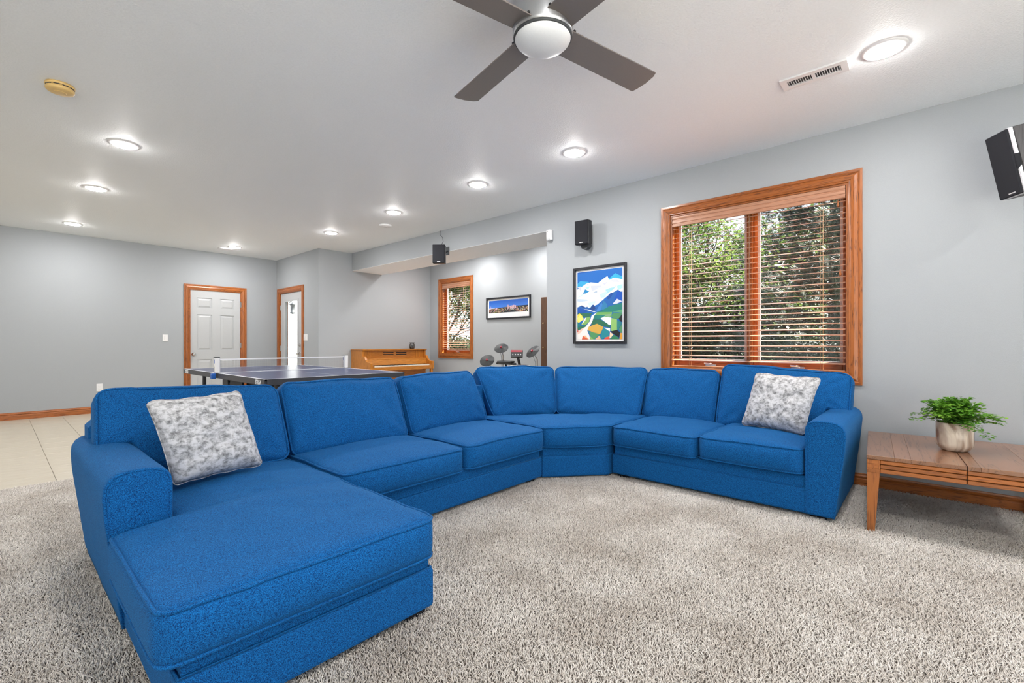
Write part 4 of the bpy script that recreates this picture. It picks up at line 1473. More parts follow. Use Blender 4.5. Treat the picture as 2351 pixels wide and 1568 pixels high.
# mountain print: y runs 2.985 (left) to 2.325 (right)
ar = thing('framed_print', (XR, 2.655, 1.088), 'tall black-framed print of faceted mountains, clouds and green fields', 'picture')
ay1, ay0, az0, az1 = 2.986, 2.325, 1.088, 1.941
frame_bars(XR - .002, ay0, ay1, az0, az1, .027, .028, ar)
MB().box(XR - .008, XR - .002, ay0 + .02, ay1 - .02, az0 + .02, az1 - .02).build('mat_board', M['mat_board'], ar)
py1, py0, pz0, pz1 = ay1 - .048, ay0 + .050, az0 + .050, az1 - .048
ART = [
 ('0B62B4', [(208, 668), (695, 610), (695, 1383), (208, 1383)]),
 ('0A50A0', [(208, 668), (330, 652), (420, 650), (300, 668), (208, 680)]),
 ('2E9CCB', [(208, 790), (240, 760), (330, 765), (352, 780), (300, 830), (208, 830)]),
 ('2FA6CC', [(552, 735), (622, 672), (695, 710), (695, 760), (560, 760)]),
 ('E9ECDD', [(208, 850), (260, 820), (310, 785), (360, 772), (440, 778), (500, 730), (540, 703), (560, 745), (600, 725), (650, 728), (695, 740), (695, 870), (600, 880), (560, 900), (480, 970), (430, 1010), (330, 1050), (260, 1020), (208, 1040)]),
 ('BFC3CC', [(208, 822), (250, 815), (246, 865)]), ('BFC3CC', [(310, 787), (345, 792), (325, 805)]),
 ('C3C8D2', [(358, 808), (470, 803), (480, 828), (372, 865)]), ('C6C8D6', [(486, 782), (545, 765), (510, 805)]),
 ('C9CBD6', [(570, 745), (625, 722), (668, 768), (600, 768)]), ('2183BC', [(272, 895), (296, 845), (345, 868), (310, 890)]),
 ('A9DBDD', [(296, 828), (352, 812), (330, 850)]), ('BFD9DC', [(208, 935), (262, 900), (290, 898), (235, 930)]),
 ('CFE6E3', [(430, 830), (500, 815), (560, 830), (460, 845)]), ('9CCBE0', [(520, 850), (570, 830), (640, 800), (600, 850), (530, 900)]),
 ('A8D8DC', [(640, 810), (695, 790), (695, 830), (650, 860)]), ('B9C9D8', [(208, 950), (320, 955), (330, 968), (240, 985), (208, 975)]),
 ('F6F6E4', [(320, 905), (420, 860), (450, 900), (340, 930)]), ('D6E4DA', [(340, 960), (430, 935), (470, 950), (370, 985)]),
 ('C8DCE6', [(330, 990), (420, 970), (400, 1010), (345, 1045)]), ('BBD6DF', [(460, 900), (540, 860), (520, 930), (470, 940)]),
 ('8E9AA8', [(530, 825), (590, 805), (545, 818)]), ('A9BACB', [(380, 880), (430, 860), (430, 885)]), ('F4F4E6', [(560, 780), (640, 775), (620, 820), (570, 830)]),
 ('1F5FA8', [(208, 1040), (260, 1018), (300, 1045), (320, 1030), (345, 1055), (380, 1010), (430, 1035), (490, 970), (540, 950), (560, 900), (600, 880), (650, 850), (695, 885), (695, 1010), (520, 1065), (400, 1090), (208, 1100)]),
 ('0E4A94', [(530, 945), (575, 882), (605, 888), (560, 955)]), ('14407E', [(240, 1022), (262, 1018), (300, 1045), (285, 1052)]), ('12407F', [(345, 1055), (392, 1008), (415, 1050), (380, 1080)]),
 ('3F7CC0', [(415, 1090), (440, 1040), (480, 985), (500, 1060)]), ('0A4FB0', [(610, 960), (650, 852), (695, 885), (695, 985), (640, 1000)]),
 ('2C7AA8', [(470, 1070), (500, 965), (540, 1010), (530, 1070)]), ('1450A4', [(208, 1045), (250, 1050), (330, 1080), (300, 1095), (208, 1105)]),
 ('C9CEDC', [(595, 1003), (640, 948), (693, 975), (640, 1000)]), ('DFE3E8', [(280, 1058), (330, 1062), (420, 1088), (395, 1090)]),
 ('1E7A70', [(480, 1075), (560, 1028), (695, 990), (695, 1062), (600, 1092), (420, 1092)]),
 ('2F6B50', [(208, 1105), (300, 1100), (375, 1100), (350, 1140), (280, 1140), (208, 1110)]), ('58A070', [(590, 1088), (695, 1062), (695, 1100)]),
 ('6FA85C', [(430, 1092), (590, 1090), (580, 1145), (480, 1140), (400, 1120)]), ('84A884', [(480, 1120), (585, 1110), (560, 1145)]),
 ('E9D24A', [(208, 1120), (235, 1105), (260, 1125), (285, 1165), (225, 1205), (208, 1195)]), ('F2DF74', [(208, 1155), (240, 1120), (285, 1165), (225, 1205)]),
 ('7DA958', [(250, 1225), (300, 1150), (358, 1138), (340, 1200), (300, 1228)]), ('E6E2DA', [(260, 1225), (285, 1165), (310, 1145), (300, 1180)]),
 ('1F7C78', [(208, 1195), (250, 1230), (208, 1260)]), ('2E7350', [(208, 1260), (260, 1235), (330, 1228), (310, 1250), (208, 1285)]),
 ('1F7C72', [(385, 1165), (400, 1120), (520, 1125), (470, 1165)]), ('27694F', [(360, 1235), (388, 1168), (470, 1170), (570, 1235), (568, 1260), (420, 1220)]),
 ('E4E7E6', [(468, 1160), (505, 1138), (582, 1150), (578, 1225), (560, 1230)]),
 ('E9E4E0', [(208, 1310), (300, 1250), (350, 1190), (370, 1130), (430, 1092), (398, 1130), (375, 1200), (345, 1240), (322, 1290), (345, 1340), (352, 1383), (208, 1383)]),
 ('E8C2AE', [(215, 1290), (295, 1250), (240, 1315), (208, 1330)]), ('D0482E', [(208, 1262), (220, 1300), (208, 1312)]),
 ('D1A548', [(322, 1285), (340, 1245), (430, 1215), (500, 1250), (465, 1325)]), ('C39A44', [(340, 1285), (465, 1325), (400, 1320)]),
 ('4F9260', [(335, 1295), (462, 1328), (400, 1383), (375, 1383)]), ('8DB15C', [(350, 1345), (390, 1383), (352, 1383)]),
 ('E7B48C', [(415, 1375), (460, 1340), (470, 1383), (412, 1383)]), ('D05A38', [(260, 1383), (272, 1345), (325, 1375), (330, 1383)]), ('E9B58E', [(272, 1345), (300, 1340), (345, 1383), (325, 1375)]),
 ('1C8590', [(468, 1330), (500, 1255), (562, 1295), (555, 1355), (470, 1383)]), ('E0523C', [(505, 1383), (520, 1362), (560, 1352), (565, 1383)]),
 ('8CB968', [(575, 1290), (582, 1155), (640, 1170), (640, 1285), (600, 1298)]), ('4D8C5E', [(582, 1135), (600, 1095), (695, 1105), (655, 1165), (600, 1160)]),
 ('1B2026', [(658, 1160), (695, 1110), (695, 1200), (672, 1190)]), ('2B7F7C', [(640, 1290), (642, 1175), (690, 1205), (660, 1270)]),
 ('16191C', [(570, 1300), (640, 1282), (672, 1310), (662, 1365), (630, 1345)]), ('E9CFA8', [(562, 1375), (568, 1305), (605, 1330), (575, 1370)]),
 ('2F7A50', [(568, 1383), (610, 1335), (662, 1370), (660, 1383)]), ('D99A2E', [(665, 1383), (675, 1315), (695, 1318), (695, 1383)]),
 ('4E8E64', [(660, 1275), (695, 1205), (695, 1315), (676, 1312)]), ('F0F0EC', [(505, 1258), (570, 1265), (568, 1300)]),
]
polys = []
for hx, pts in ART:
    q = []
    for x, y in pts:
        u = (x - 208) / 487
        top = 668 - 58 * u
        q.append((u, max(0, min(1, (y - top) / (1383 - top)))))
    polys.append((hexc(hx), q))
color_mesh('print', polys, lambda u, w, l: (XR - .0085 - l * .00003, lerp(py1, py0, u), lerp(pz1, pz0, w)), ar, M['print'])

# skyline panorama in the alcove
sk = thing('framed_print', (XA, 5.65, 1.545), 'wide black-framed panorama of a city skyline at dusk in the alcove', 'picture')
sy1, sy0, sz0, sz1 = 6.19, 5.105, 1.545, 1.945
tl = MB()
frame_bars(XA - .002, sy0, sy1, sz0, sz1, .028, .026, sk)
MB().box(XA - .008, XA - .002, sy0 + .02, sy1 - .02, sz0 + .02, sz1 - .02).build('mat_board', M['mat_board'], sk)
qy1, qy0, qz0, qz1 = sy1 - .065, sy0 + .065, sz0 + .115, sz1 - .058
rg = random.Random(21)
polys = []
for i in range(12):
    t = i / 12
    c = tuple(lerp(a, b, t) for a, b in zip(hexc('0A4EA8'), hexc('3E74C8')))
    polys.append((c, [(0, t * .6), (1, t * .6), (1, t * .6 + .06), (0, t * .6 + .06)]))
polys.append((hexc('16222C'), [(0, .66), (.2, .62), (.45, .55), (.6, .5), (.8, .52), (1, .5), (1, 1), (0, 1)]))
cols = ['C9A878', 'D8C8B0', 'B07050', '8C5A50', 'E8DCC8', '5A6A60', 'D8B0A8', 'A89868', '3A4A48', 'E0C060', '705050', 'C8B8C8']
for i in range(420):
    u = rg.random()
    hz = .62 - .14 * math.exp(-((u - .6) / .2) ** 2) + rg.uniform(0, .36)
    w_, h_ = rg.uniform(.008, .022), rg.uniform(.02, .07)
    polys.append((tuple(c * rg.uniform(.5, 1.1) for c in hexc(rg.choice(cols))), [(u, hz), (min(1, u + w_), hz), (min(1, u + w_), min(1, hz + h_)), (u, min(1, hz + h_))]))
for u, hh, w_ in ((.50, .40, .02), (.525, .46, .016), (.60, .47, .03), (.64, .44, .03), (.68, .47, .03), (.56, .49, .025), (.05, .45, .008), (.2, .60, .03)):
    polys.append((hexc('C8A8B0'), [(u, hh), (u + w_, hh), (u + w_, .72), (u, .72)]))
color_mesh('print', polys, lambda u, w, l: (XA - .0085 - l * .000012, lerp(qy1, qy0, u), lerp(qz1, qz0, w)), sk, M['print'])

# ------------------------------------------------------------------ table tennis table
TT = .76
tx0, tx1, ty0, ty1 = 1.655, 3.180, 4.535, 7.275
tym = (ty0 + ty1) / 2
pp = thing('table_tennis_table', (2.417, tym, 0), 'dark blue table tennis table with black edge frame behind the sofa', 'table')
M['table_blue'] = plain('table_tennis_blue', (0.012, 0.030, 0.110), 0.28, 0, 0.02, 500, 0.3)
M['edge_grey'] = plain('charcoal_edge', (0.055, 0.055, 0.060), 0.4)
M['line_white'] = plain('line_white', (0.85, 0.86, 0.88), 0.5)
for (a, b) in ((ty0, tym - .006), (tym + .006, ty1)):
    half = MB().box(tx0, tx1, a, b, TT - .018, TT, .001).build('tabletop_half', M['table_blue'], pp)
    e = MB()
    for q in ((tx0 - .003, tx0 + .02, a, b), (tx1 - .02, tx1 + .003, a, b), (tx0 + .02, tx1 - .02, a - .003, a + .02), (tx0 + .02, tx1 - .02, b - .02, b + .003 if b == ty1 else b)):
        e.box(*q, TT - .056, TT - .0015)
    e.build('edge_frame', M['edge_grey'], half)
    ln = MB()
    for q in ((tx0, tx0 + .02, a, b), (tx1 - .02, tx1, a, b), ((tx0 + tx1) / 2 - .0015, (tx0 + tx1) / 2 + .0015, a, b)):
        ln.box(*q, TT, TT + .0006)
    yy = a if a == ty0 else b - .02
    ln.box(tx0 + .02, tx1 - .02, yy, yy + .02, TT, TT + .0006)
    ln.build('boundary_line', M['line_white'], half)
for (x, y) in ((tx0 + .16, ty0 + .28), (tx1 - .16, ty0 + .28), (tx0 + .16, ty1 - .28), (tx1 - .16, ty1 - .28), (tx0 + .16, tym - .25), (tx1 - .16, tym - .25), (tx0 + .16, tym + .25), (tx1 - .16, tym + .25)):
    MB().box(x - .018, x + .018, y - .018, y + .018, 0.04, TT - .018, .003).cyl((x - .015, y, .04), (x + .015, y, .04), .04, n=16).build('leg', M['edge_grey'], pp)
for y in (tym - .30, tym + .30, ty0 + .28, ty1 - .28):
    MB().box(tx0 + .14, tx1 - .14, y - .012, y + .012, TT - .075, TT - .035).build('cross_bar', M['black'], pp)
MB().box(tx0 + .14, tx0 + .16, tym - .35, tym + .30, TT - .32, TT - .06).build('side_panel', M['black'], pp)
MB().box(tx0 + .20, tx1 - .2, ty0 + .12, tym - .3, TT - .13, TT - .05).build('undercarriage', M['black'], pp)
for k in range(2):
    MB().tube([(tx0 + .12, tym - .05 + .1 * k, TT - .03), (tx0 + .10, tym + .18 - .36 * k, .30)], .008, 6).build('brace', M['black'], pp)

# lettering on the side frame


def letters(txt, size, xf, mat, parent, shear=.25):
    cu = bpy.data.curves.new('lettering', 'FONT')
    cu.body = txt; cu.size = size; cu.shear = shear; cu.extrude = .0004; cu.space_character = .95; cu.offset = .0022
    tmp = bpy.data.objects.new('lettering', cu)
    col.objects.link(tmp)
    bpy.context.view_layer.update()
    me = bpy.data.meshes.new_from_object(tmp)
    bpy.data.objects.remove(tmp)
    o_ = ORG[parent.name]
    me.transform(Matrix.Translation(-o_) @ xf)
    me.materials.clear(); me.materials.append(mat)
    ob = bpy.data.objects.new('lettering', me)
    col.objects.link(ob); ob.parent = parent
    ORG[ob.name] = o_
    return ob


def face_minus_x(x, y, z):       # text reads towards -y, faces -x
    return Matrix(((0, 0, -1, x), (-1, 0, 0, y), (0, 1, 0, z), (0, 0, 0, 1)))


for yy in (4.765, 7.195):
    letters('STIGA', .055, face_minus_x(tx0 - .0036, yy, TT - .050), M['line_white'], pp)

net = thing('table_tennis_net', (2.417, tym, TT), 'table tennis net with white posts stretched across the blue table', 'net')
M['net_grey'] = plain('net_grey', (0.22, 0.23, 0.26), 0.8)
M['net_blue'] = plain('clamp_blue', (0.01, 0.10, 0.42), 0.4)
for (x, sg) in ((tx0 - .005, 1), (tx1 + .005, -1)):
    po = MB().box(x - .022, x + .03, tym - .030, tym + .030, TT + .001, TT + .178, .010).build('post', M['white_plastic'], net)
    MB().box(x - .0235, x - .018, tym - .010, tym + .012, TT + .11, TT + .155, .002).build('button', M['net_blue'], po)
    MB().box(x - .0235, x - .018, tym - .002, tym + .002, TT + .01, TT + .075).build('slot', M['rubber'], po)
    MB().box(x - .024, x + .026, tym - .032, tym + .032, TT + .174, TT + .181, .003).build('cap', M['rubber'], po)
    MB().box(x - .045 * sg - .012, x - .045 * sg + .034, tym - .03, tym + .03, TT - .062, TT - .002, .006).build('clamp', M['net_blue'], net)
nx0, nx1 = tx0 + .02, tx1 - .02
nm = MB()
z_lo, z_hi = TT + .006, TT + .146
s = .0125
n = int((nx1 - nx0) / s)
for i in range(n + 1):
    x = nx0 + i * (nx1 - nx0) / n
    nm.box(x - .0004, x + .0004, tym - .0004, tym + .0004, z_lo, z_hi)
for j in range(12):
    z = z_lo + j * (z_hi - z_lo) / 11
    nm.box(nx0, nx1, tym - .0004, tym + .0004, z - .0004, z + .0004)
tag(nm.build('net_mesh', M['net_grey'], net, fix=False), None, None, None, 'stuff')
MB().box(nx0, nx1, tym - .002, tym + .002, z_hi, z_hi + .014).build('net_tape', M['line_white'], net)
MB().box(nx0, nx1, tym - .0015, tym + .0015, TT + .002, TT + .008).build('net_tape', M['line_white'], net)

# ------------------------------------------------------------------ piano with a vase
PX0, PX1 = 4.375, 5.775
PYB = Y2 - .02
po = thing('upright_piano', (5.07, 7.6, 0), 'honey oak upright piano against the alcove side wall', 'piano')
HD, HL = (0.24, 0.080, 0.009), (0.48, 0.180, 0.024)
M['honey_x'] = wood('honey_oak_x', HD, HL, 'x', .3, 1, .3, .4)
M['honey_z'] = wood('honey_oak_z', HD, HL, 'z', .3, 1, .3, .4)
M['ivory'] = plain('ivory_keys', (0.80, 0.76, 0.66), 0.25)
MB().box(PX0 - .012, PX1 + .012, 7.47, PYB + .005, .966, .988, .004).build('lid', M['honey_x'], po)
side = [(PYB, 0), (PYB, .966), (7.50, .966), (7.50, .862), (7.455, .862), (7.435, .845), (7.405, .80), (7.36, .765), (7.31, .752), (7.245, .752), (7.235, .745), (7.235, .60), (7.47, .60), (7.50, .56), (7.50, 0)]
for x0, x1 in ((PX0, PX0 + .04), (PX1 - .04, PX1)):
    MB().prism(side, x0, x1, 'x').build('side_panel', M['honey_z'], po)
MB().box(PX0 + .04, PX1 - .04, 7.535, 7.56, .80, .966).build('music_panel', M['honey_x'], po)
for xc in (4.93, 5.22):
    for z in (.888, .924):
        MB().box(xc - .115, xc + .115, 7.5335, 7.5352, z - .009, z + .009).build('sound_slot', M['black'], po)
for x in (PX0 + .06, PX1 - .20):
    MB().box(x - .02, x + .12 if x < 5 else x + .16, 7.527, 7.536, .805, .962, .002).build('music_panel_stile', M['honey_z'], po)
MB().box(PX0 + .04, PX1 - .04, 7.43, 7.54, .792, .812, .004).build('music_shelf', M['honey_x'], po)
MB(Matrix.Translation((0, 7.43, .745)) @ Matrix.Rotation(R(-14), 4, 'X')).box(PX0 + .04, PX1 - .04, -.012, .012, -.055, .05, .004).build('fallboard', M['honey_x'], po)
MB().box(PX0 + .04, PX1 - .04, 7.245, 7.49, .60, .668, .004).build('key_bed', M['honey_x'], po)
wk = MB()
for i in range(52):
    x = PX0 + .09 + i * (PX1 - PX0 - .18) / 52
    wk.box(x + .0005, x + .0225, 7.262, 7.41, .670, .690)
tag(wk.build('white_keys', M['ivory'], po), 'ivory piano keys', None, None, 'stuff')
bk = MB()
for i in range(51):
    if i % 7 in (2, 6):
        continue
    x = PX0 + .09 + (i + 1) * (PX1 - PX0 - .18) / 52
    bk.box(x - .006, x + .006, 7.315, 7.41, .690, .701)
tag(bk.build('black_keys', M['black'], po), 'black piano keys', None, None, 'stuff')
MB().box(PX0 + .04, PX0 + .09, 7.25, 7.42, .668, .70, .003).build('key_block', M['honey_x'], po)
MB().box(PX1 - .09, PX1 - .04, 7.25, 7.42, .668, .70, .003).build('key_block', M['honey_x'], po)
MB().box(PX0 + .04, PX1 - .04, 7.50, 7.53, .06, .60).build('lower_panel', M['honey_x'], po)
for x in (PX0 + .01, PX1 - .06):
    MB().box(x, x + .05, 7.25, 7.30, .0, .60, .004).build('leg', M['honey_z'], po)
for x in (4.98, 5.07, 5.16):
    MB().box(x - .012, x + .012, 7.40, 7.50, .05, .062, .004).build('pedal', M['brass'], po)
MB().box(PX0 + .04, PX1 - .04, 7.49, 7.545, 0, .06).build('toe_rail', M['honey_x'], po)
va = thing('vase', (5.575, 7.68, .988), 'small dark grey glazed vase standing on the piano', 'vase')
M['glaze'] = noise_mix('dark_glaze', (0.03, 0.032, 0.03), (0.11, 0.11, 0.11), 20, rough=.2)
MB().lathe([(.0005, 0), (.042, 0), (.050, .02), (.055, .055), (.052, .085), (.042, .105), (.044, .118), (.054, .126), (.050, .127), (.040, .118), (.036, .10)], (5.575, 7.68, .988), 28).build('body', M['glaze'], va)
MB().lathe([(.0005, .06), (.04, .06)], (5.575, 7.68, .988), 20).build('inside', M['black'], va)

# ------------------------------------------------------------------ electronic drum kit
dk = thing('drum_kit', (5.3, 4.8, 0), 'black electronic drum kit with round cymbal pads in the alcove', 'drum kit')
M['red'] = plain('red_plastic', (0.35, 0.01, 0.03), 0.35)
M['pad'] = plain('dark_pad', (0.028, 0.032, 0.035), 0.5)


def disc(c, r, th, nrm, name, mat, parent):
    q = Vector((0, 0, 1)).rotation_difference(Vector(nrm).normalized()).to_matrix().to_4x4()
    return MB(Matrix.Translation(c) @ q).lathe([(.0005, .012), (r * .2, .010), (r * .22, th), (r * .97, 0), (r, -.004), (r * .97, -th), (.0005, -th)], (0, 0, 0), 36).build(name, mat, parent)


for (c, nr, r, po_) in (((5.30, 5.285, .820), (-.62, -.35, .62), .120, (5.42, 5.30)), ((5.30, 4.970, 1.022), (-.55, -.30, .75), .112, (5.36, 4.99)), ((5.30, 4.335, .975), (-.62, .10, .55), .115, (5.40, 4.33))):
    c = Vector(c)
    cy = disc(c, r, .006, nr, 'cymbal_pad', M['pad'], dk)
    q = Vector(nr).normalized()
    MB().cyl(c + q * .004, c + q * .032, .022, .012, 14).build('wing_nut', M['red'], cy)
    MB().cyl(c + q * .012 + Vector((0, .035, 0)), c + q * .012 - Vector((0, .035, 0)), .006, n=8).build('clamp_pin', M['chrome'], cy)
    MB().tube([c - q * .01, Vector((po_[0], po_[1], c.z - .12)), Vector((po_[0], po_[1], .62)), Vector((po_[0], po_[1], 0))], .009, 8).build('stand', M['chrome'], dk)
    MB().tube([c - q * .01 + Vector((0, .03, 0)), Vector((po_[0] + .01, po_[1] + .045, c.z - .16)), Vector((po_[0] + .01, po_[1] + .03, .55))], .0025, 6).build('cable', M['black'], dk)
for (c, r) in (((5.25, 4.83, .812), .135), ((5.12, 4.42, .765), .14), ((5.22, 5.18, .70), .13), ((5.1, 4.1, .70), .13)):
    p = MB().lathe([(.0005, 0), (r * .9, 0), (r * .93, .012), (r, .012), (r, -.012), (r * .85, -.035), (.0005, -.04)], c, 32).build('drum_pad', M['pad'], dk)
    MB().lathe([(r * .985, .010), (r * 1.02, .012), (r * 1.02, -.006), (r * .985, -.008)], c, 32).build('hoop', M['white_plastic'] if c[1] == 4.42 else M['rubber'], p)
    MB().tube([(c[0], c[1], c[2] - .03), (c[0] + .05, c[1], .62), (5.40, c[1], .60)], .012, 8).build('pad_arm', M['black'], dk)
MB().tube([(5.40, 5.45, .62), (5.42, 4.85, .62), (5.40, 4.0, .62)], .02, 10).build('rack_rail', M['black'], dk)
MB().tube([(5.25, 5.02, .785), (5.28, 4.65, .78)], .016, 8).build('rack_arm', M['black'], dk)
for y in (5.44, 4.02):
    MB().tube([(5.40, y, .66), (5.40, y, 0)], .018, 10).tube([(5.40, y, .05), (5.10, y + (.05 if y > 5 else -.05), 0.02)], .014, 8).build('rack_leg', M['black'], dk)
mo = MB(Matrix.Translation((5.30, 4.645, .935)) @ Matrix.Rotation(R(36), 4, 'Z') @ Matrix.Rotation(R(22), 4, 'Y')).box(-.02, .02, -.09, .09, -.06, .06, .006).build('sound_module', M['pad'], dk)
MB(Matrix.Translation((5.30, 4.645, .935)) @ Matrix.Rotation(R(36), 4, 'Z') @ Matrix.Rotation(R(22), 4, 'Y')).box(-.0225, -.019, -.085, .085, .022, .055, .001).build('module_screen', M['red'], mo)
for k in range(4):
    MB(Matrix.Translation((5.30, 4.645, .935)) @ Matrix.Rotation(R(36), 4, 'Z') @ Matrix.Rotation(R(22), 4, 'Y')).cyl((-.019, -.06 + k * .04, -.02), (-.03, -.06 + k * .04, -.02), .008, n=10).build('module_knob', M['silver'], mo)
MB().tube([(5.32, 4.645, .89), (5.36, 4.645, .78), (5.40, 4.645, .62)], .022, 10).build('module_post', M['black'], dk)

# tall brown cabinet, mostly hidden by the wall end
cb = thing('tall_cabinet', (5.98, 4.1, 0), 'tall dark brown wooden cabinet seen at the edge of the alcove opening', 'cabinet')
M['walnut'] = wood('dark_walnut', (0.035, 0.015, 0.007), (0.115, 0.052, 0.024), 'z', .45, 1, .1, .5)
MB().box(5.815, 6.18, 3.72, 4.573, 0, 1.83, .004).build('body', M['walnut'], cb)
for y0, y1, kn in ((4.15, 4.568, 4.512), (3.725, 4.145, 3.79)):
    dr = MB().box(5.797, 5.815, y0, y1, .05, 1.825, .003).build('cabinet_door', M['walnut'], cb)
    for z in (1.415, 1.029):
        MB().cyl((5.797, kn, z), (5.783, kn, z), .006, n=10).cyl((5.783, kn, z), (5.772, kn, z), .013, .011, n=14).build('knob', M['brass'], dr)

# ------------------------------------------------------------------ outdoors
struct('ground_lawn', MB().box(XA + TH + .05, 60, -40, 60, -.6, -.10), M['grass'], 'green lawn outside the windows')
struct('ground_side', MB().box(XR + TH, XA + TH + .05, -40, YE - TH - .35, -.6, -.10).box(X2 + TH, XA + TH + .05, Y2 + TH, 60, -.6, -.10), M['concrete'], 'pale concrete beside the house')
struct('bounce_patio', MB().box(-20, XR + TH, -30, YB - TH - .04, -.6, -.06), M['concrete'], 'pale ground added behind the house to bounce sun inside')  # unseen pale slab added to throw sunlight up to the ceiling
struct('sun_block_roof', MB().box(XR + .3, 7.0, Y2 + TH + .1, 9.6, 2.80, 2.92), M['siding'], 'added white roof blocking the sun outside the glazed door')  # roof added to keep sun from coming through the glazed door
pw = thing('porch_wall', (5.0, 12.6, -.1), 'sunlit white porch wall outside the glazed door', 'wall')
for k in range(24):
    MB().box(3.95, 7.0, 12.55, 12.62, -.1 + k * .13, .025 + k * .13, .006).build('siding_board', M['siding'], pw)
ln = thing('porch_lantern', (5.2, 12.5, 1.75), 'dark lantern on the white porch wall outside the glazed door', 'lantern')
MB().lathe([(.0005, .32), (.02, .30), (.09, .25), (.075, .245), (.06, .24), (.05, .06), (.07, .05), (.05, .02), (.0005, 0)], (5.2, 12.38, 1.86), 10).build('body', M['rubber'], ln)
MB().tube([(5.2, 12.38, 2.15), (5.2, 12.44, 2.22), (5.2, 12.55, 2.18)], .012, 8).build('bracket', M['rubber'], ln)

M['bark'] = noise_mix('bark', (0.020, 0.016, 0.013), (0.075, 0.062, 0.05), 18, rough=.95, bump=.6, bdist=.02, stretch=(3, 3, .6))
M['leaf_a'] = leafmat('leaf_bright', (0.040, 0.080, 0.014), (0.145, 0.205, 0.048), 1.3, .45)
M['leaf_b'] = leafmat('leaf_mid', (0.030, 0.044, 0.019), (0.09, 0.107, 0.047), 1.3, .4)
M['needle'] = leafmat('pine_needle', (0.021, 0.030, 0.020), (0.062, 0.078, 0.050), 1.6, .15)


def leafy_tree(loc, height, spread, n_leaf, leaf, mat, label, seed, first=.28, levels=5, name='leafy_tree'):
    rg = random.Random(seed)
    t = thing(name, loc, label, 'tree', 'trees outside the windows')
    wood_m, tips = MB(), []
    L0 = height * first

    def grow(p, d, L, r, lev):
        n = 3
        pts, q = [p.copy()], p.copy()
        for i in range(n):
            d = (d + Vector((rg.gauss(0, .13), rg.gauss(0, .13), rg.gauss(.02, .08)))).normalized()
            q = q + d * (L / n)
            pts.append(q.copy())
        wood_m.tube(pts, [lerp(r, r * .68, i / n) for i in range(n + 1)], 6 if lev < 2 else 4, cap=False)
        if lev >= 3:
            tips.extend(pts[1:])
        if lev >= levels:
            return
        k = 3 if lev > 0 else 4
        a0 = rg.random() * 6.28
        for c in range(k):
            a = a0 + c * 6.283 / k + rg.uniform(-.4, .4)
            sp = rg.uniform(.35, .85) * spread
            o = d.orthogonal().normalized()
            e = d.cross(o)
            nd = (d * math.cos(sp) + (o * math.cos(a) + e * math.sin(a)) * math.sin(sp)).normalized()
            nd.z += .06
            grow(q if c else q, nd.normalized(), L * rg.uniform(.66, .86), r * .60, lev + 1)
        if rg.random() < .5:
            grow(pts[2], (d + Vector((rg.gauss(0, .8), rg.gauss(0, .8), .1))).normalized(), L * .7, r * .45, lev + 1)
    grow(Vector(loc), Vector((0, 0, 1)), L0, height * .016, 0)
    wood_m.build('trunk', M['bark'], t, fix=False)
    lm = MB()
    for i in range(n_leaf):
        c = rg.choice(tips) + Vector((rg.gauss(0, .13), rg.gauss(0, .13), rg.gauss(0, .11)))
        ax = Vector((rg.gauss(0, 1), rg.gauss(0, 1), rg.gauss(-.3, .6))).normalized()
        bx = ax.cross(Vector((rg.gauss(0, .6), rg.gauss(0, .6), 1))).normalized()
        s = leaf * rg.uniform(.6, 1.25)
        lm.add([c, c + ax * s * .5 + bx * s * .36, c + ax * s, c + ax * s * .5 - bx * s * .36], [(0, 1, 2, 3)])
    tag(lm.build('foliage', mat, t, fix=False), None, None, None, 'stuff')
    return t


def pine_tree(loc, height, radius, label, seed):
    rg = random.Random(seed)
    t = thing('pine_tree', loc, label, 'tree', 'trees outside the windows')
    L = Vector(loc)
    w = MB().tube([L, L + Vector((.05, 0, height * .5)), L + Vector((0, .05, height))], [height * .018, height * .012, .02], 8)
    nd = MB()
    lv = int(height / .26)
    for i in range(lv):
        z = .25 + i * .26
        rad = radius * (1 - z / (height * 1.08)) ** .75
        for k in range(9):
            a = rg.random() * 6.283
            r = rad * rg.uniform(.7, 1.1)
            tip = L + Vector((math.cos(a) * r, math.sin(a) * r, z + r * rg.uniform(.02, .32)))
            b0 = L + Vector((0, 0, z))
            w.tube([b0, lerp(b0, tip, .5) - Vector((0, 0, .05)), tip], [.022, .014, .006], 4, cap=False)
            n = int(9 + r * 13)
            for j in range(n):
                s = rg.uniform(.30, 1.0)
                c = lerp(b0, tip, s) + Vector((rg.gauss(0, .09), rg.gauss(0, .09), rg.gauss(.02, .07)))
                d0 = (tip - b0).normalized() + Vector((rg.gauss(0, .5), rg.gauss(0, .5), rg.gauss(.25, .4)))
                for _ in range(20):
                    d = (d0.normalized() + Vector((rg.gauss(0, .55), rg.gauss(0, .55), rg.gauss(0, .55)))).normalized()
                    e = d.orthogonal().normalized() * .0045
                    ln_ = rg.uniform(.10, .17)
                    nd.add([c - e, c + e, c + d * ln_], [(0, 1, 2)])
    w.build('trunk', M['bark'], t, fix=False)
    tag(nd.build('needles', M['needle'], t, fix=False), None, None, None, 'stuff')
    return t


